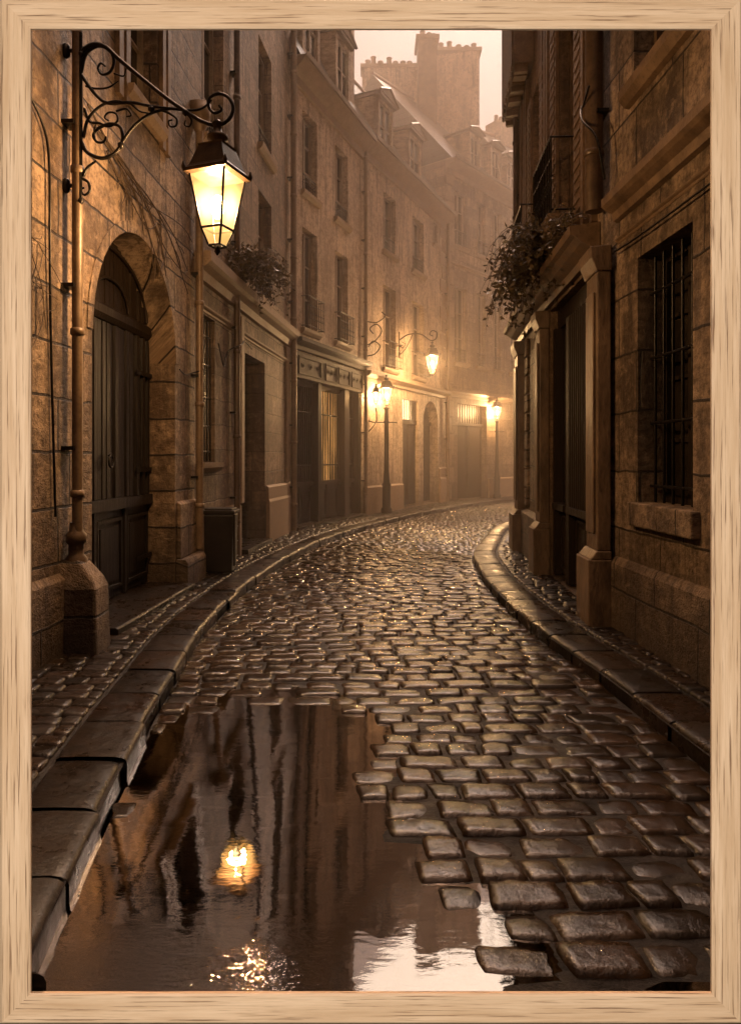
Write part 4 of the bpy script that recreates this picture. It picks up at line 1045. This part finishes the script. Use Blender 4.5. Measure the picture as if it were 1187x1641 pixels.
def vine(f, start, end, n, label, wob=.45, r=.011):
    m = MB()
    for i in range(n):
        a = Vector((start[0] + random.uniform(-.05, .05), start[1] + random.uniform(-.12, .12))); b = Vector((end[0] + random.uniform(-.15, .15), end[1] + random.uniform(-.2, .2)))
        pts = []; ph = random.uniform(0, 6)
        for k in range(9):
            t = k / 8; p = a.lerp(b, t); pts.append((p.x + wob * .4 * math.sin(ph + t * 7) * t, p.y + wob * .6 * math.sin(ph * 2 + t * 5) * t))
        c = crom([f.F(u, .025 + .02 * random.random(), z) for u, z in pts], 4); m.tube(c, [r * (1 - .6 * i2 / len(c)) for i2 in range(len(c))], 5, cap=False)
        for q in range(4):
            k = random.randint(2, 7); u, z = pts[k]; du, dz = random.uniform(-.3, .45), random.uniform(-.5, .15)
            m.tube(crom([f.F(u, .03, z), f.F(u + du * .5 + .05, .035, z + dz * .4), f.F(u + du, .03, z + dz)], 4), [r * .6] * 8 + [r * .25], 4, cap=False)
    return tag(m.build('climbing_vine', M['twig']), label, 'vine', 'bare vines on the golden wall')
vine(f1, (3.75, 4.55), (6.75, 4.0), 4, 'bare vine stems crossing the wall above the arch')
vine(f1, (4.2, 4.4), (5.9, 3.95), 3, 'short bare vine hugging the crown of the arch', .5, .008)
vine(f1, (2.2, 3.6), (3.3, 2.9), 3, 'thin bare tendrils left of the lantern pipe', .3, .006)

# ------------------------------------------------------------------ oak picture frame the street is seen through
FY = 2.12; K = FY / 1150
def fx(p): return (p - 593.5) * K
def fz(p): return 1.65 + (735 - p) * K
xi0, xi1, zi1, zi0 = fx(48), fx(1141), fz(44), fz(1594)
wd_ = 51 * K
FR = thing('picture_frame', (0, FY, zi0 - wd_), 'pale oak picture frame with mitred corners around the whole street view', 'picture frame')
# profile across the rail: (outward distance from inner edge, depth behind the front face)
prof = [(.075, .012), (.0, .012), (.0, .004), (.006, 0), (wd_ - .012, 0), (wd_, .010), (wd_, .075), (.075, .075)]
def rail(axis, sgn):
    m = MB(); n = len(prof); segs = 8
    vs, uv = [], []
    for e in range(segs + 1):
        t = e / segs
        for o_, dp in prof:
            if axis == 'v':
                z = (zi0 - o_) + (zi1 - zi0 + 2 * o_) * t; x = (xi0 - o_) if sgn < 0 else (xi1 + o_)
                vs.append((x, FY + dp, z)); uv.append((z, x * 1.0 + dp))
            else:
                x = (xi0 - o_) + (xi1 - xi0 + 2 * o_) * t; z = (zi0 - o_) if sgn < 0 else (zi1 + o_)
                vs.append((x, FY + dp, z)); uv.append((x + 7.3, z + dp))
    fs = [(e * n + i, e * n + (i + 1) % n, (e + 1) * n + (i + 1) % n, (e + 1) * n + i) for e in range(segs) for i in range(n)]
    fs += [tuple(range(n)), tuple(segs * n + i for i in range(n))]
    m.mesh(vs, fs, uvs=uv); return m.build('rail', M['oak'], FR)
rails = [rail('v', -1), rail('v', 1), rail('h', -1), rail('h', 1)]
for r_, s_ in zip(rails, ('left', 'right', 'bottom', 'top')): r_['label'] = s_ + ' oak rail of the picture frame with fine dark grain'
fc = bpy.data.collections.new('frame_lit')
for r_ in rails: fc.objects.link(r_)

# ------------------------------------------------------------------ fog
def fog(y0, dens, label):
    fg = MB(); fg.box(-9 + y0 * .01, 30, y0, 60 - y0 * .1, -.07, 24 - y0 * .05)
    ft = NT('fog'); ft.n.remove(ft.b)
    v = ft.new('ShaderNodeVolumeScatter'); v.inputs['Color'].default_value = (1, .85, .70, 1); v.inputs['Density'].default_value = dens; v.inputs['Anisotropy'].default_value = .4
    ft.link(v.outputs[0], ft.out.inputs['Volume'])
    tag(fg.build('fog', ft.m), label, 'fog', kind='stuff')
fog(8.2, .007, 'thin warm haze hanging along the lane')
fog(16.8, .0115, 'thick glowing fog around the lamps in the bend')

# ------------------------------------------------------------------ sky, sun, added fill light for the frame, camera
wl = bpy.data.worlds.new('World'); sc.world = wl; wl.use_nodes = True
nt = wl.node_tree; bg = nt.nodes['Background']
sky = nt.nodes.new('ShaderNodeTexSky'); sky.sky_type = 'NISHITA'; sky.sun_disc = False
SUN_EL, SUN_AZ = 44, 12
sky.sun_elevation = R(SUN_EL); sky.sun_rotation = R(SUN_AZ); sky.air_density = 1.0; sky.dust_density = 6.0
bw = nt.nodes.new('ShaderNodeRGBToBW'); nt.links.new(sky.outputs[0], bw.inputs[0])
mx = nt.nodes.new('ShaderNodeMix'); mx.data_type = 'RGBA'; mx.blend_type = 'MULTIPLY'; mx.inputs[0].default_value = 1
nt.links.new(bw.outputs[0], mx.inputs[6]); mx.inputs[7].default_value = (1.0, .765, .66, 1)
# zenith boosted above the view, added to brighten facades and fog
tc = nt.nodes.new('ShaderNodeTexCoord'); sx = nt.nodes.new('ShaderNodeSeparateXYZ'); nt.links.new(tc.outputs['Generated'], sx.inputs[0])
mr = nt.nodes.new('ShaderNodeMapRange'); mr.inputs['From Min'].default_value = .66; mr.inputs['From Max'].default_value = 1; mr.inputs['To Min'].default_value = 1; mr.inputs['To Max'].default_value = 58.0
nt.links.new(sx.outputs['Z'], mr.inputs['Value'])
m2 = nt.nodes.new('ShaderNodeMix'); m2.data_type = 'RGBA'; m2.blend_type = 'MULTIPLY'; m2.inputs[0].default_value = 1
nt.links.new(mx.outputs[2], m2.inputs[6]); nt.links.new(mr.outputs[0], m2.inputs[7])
m3 = nt.nodes.new('ShaderNodeMix'); m3.data_type = 'RGBA'; m3.blend_type = 'MULTIPLY'; m3.inputs[7].default_value = (1, .76, .56, 1)   # warm tint added to the boosted zenith
r3 = nt.nodes.new('ShaderNodeMapRange'); r3.inputs['From Min'].default_value = .64; r3.inputs['From Max'].default_value = .9; nt.links.new(sx.outputs['Z'], r3.inputs['Value'])
nt.links.new(r3.outputs[0], m3.inputs[0]); nt.links.new(m2.outputs[2], m3.inputs[6])
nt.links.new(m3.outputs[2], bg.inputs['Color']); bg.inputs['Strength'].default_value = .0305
su = bpy.data.lights.new('sun', 'SUN'); su.energy = .7; su.angle = R(25); su.color = (1, .80, .60)
so = bpy.data.objects.new('sun', su); col.objects.link(so)
sd = Vector((math.sin(R(SUN_AZ)) * math.cos(R(SUN_EL)), math.cos(R(SUN_AZ)) * math.cos(R(SUN_EL)), math.sin(R(SUN_EL))))
so.rotation_euler = (-sd).to_track_quat('-Z', 'Y').to_euler(); so.location = (0, 0, 30)
al = bpy.data.lights.new('frame_fill_light', 'AREA'); al.energy = 500; al.size = 2.5; al.color = (1, .97, .93)  # unseen area light added to brighten only the oak rails
ao = bpy.data.objects.new('frame_fill_light', al); col.objects.link(ao); ao.location = (-.5, -4.2, 1.6)
ao.rotation_euler = (Vector((0, FY, 1.7)) - ao.location).to_track_quat('-Z', 'Y').to_euler()
ao.light_linking.receiver_collection = fc

cam = bpy.data.cameras.new('camera'); co = bpy.data.objects.new('camera', cam); col.objects.link(co); sc.camera = co
co.location = (0, 0, 1.65); co.rotation_euler = (R(90), 0, 0)
cam.sensor_fit = 'HORIZONTAL'; cam.sensor_width = 36; cam.lens = 36 * 1150 / 1187
cam.shift_y = -85.5 / 1187; cam.clip_end = 400; cam.clip_start = .05

sc.view_settings.view_transform = 'Standard'; sc.view_settings.look = 'None'; sc.view_settings.exposure = 0
cy = sc.cycles
cy.use_denoising = True; cy.max_bounces = 8; cy.volume_bounces = 2; cy.transparent_max_bounces = 12; cy.caustics_reflective = False; cy.caustics_refractive = False
cy.sample_clamp_indirect = 6; cy.use_adaptive_sampling = False
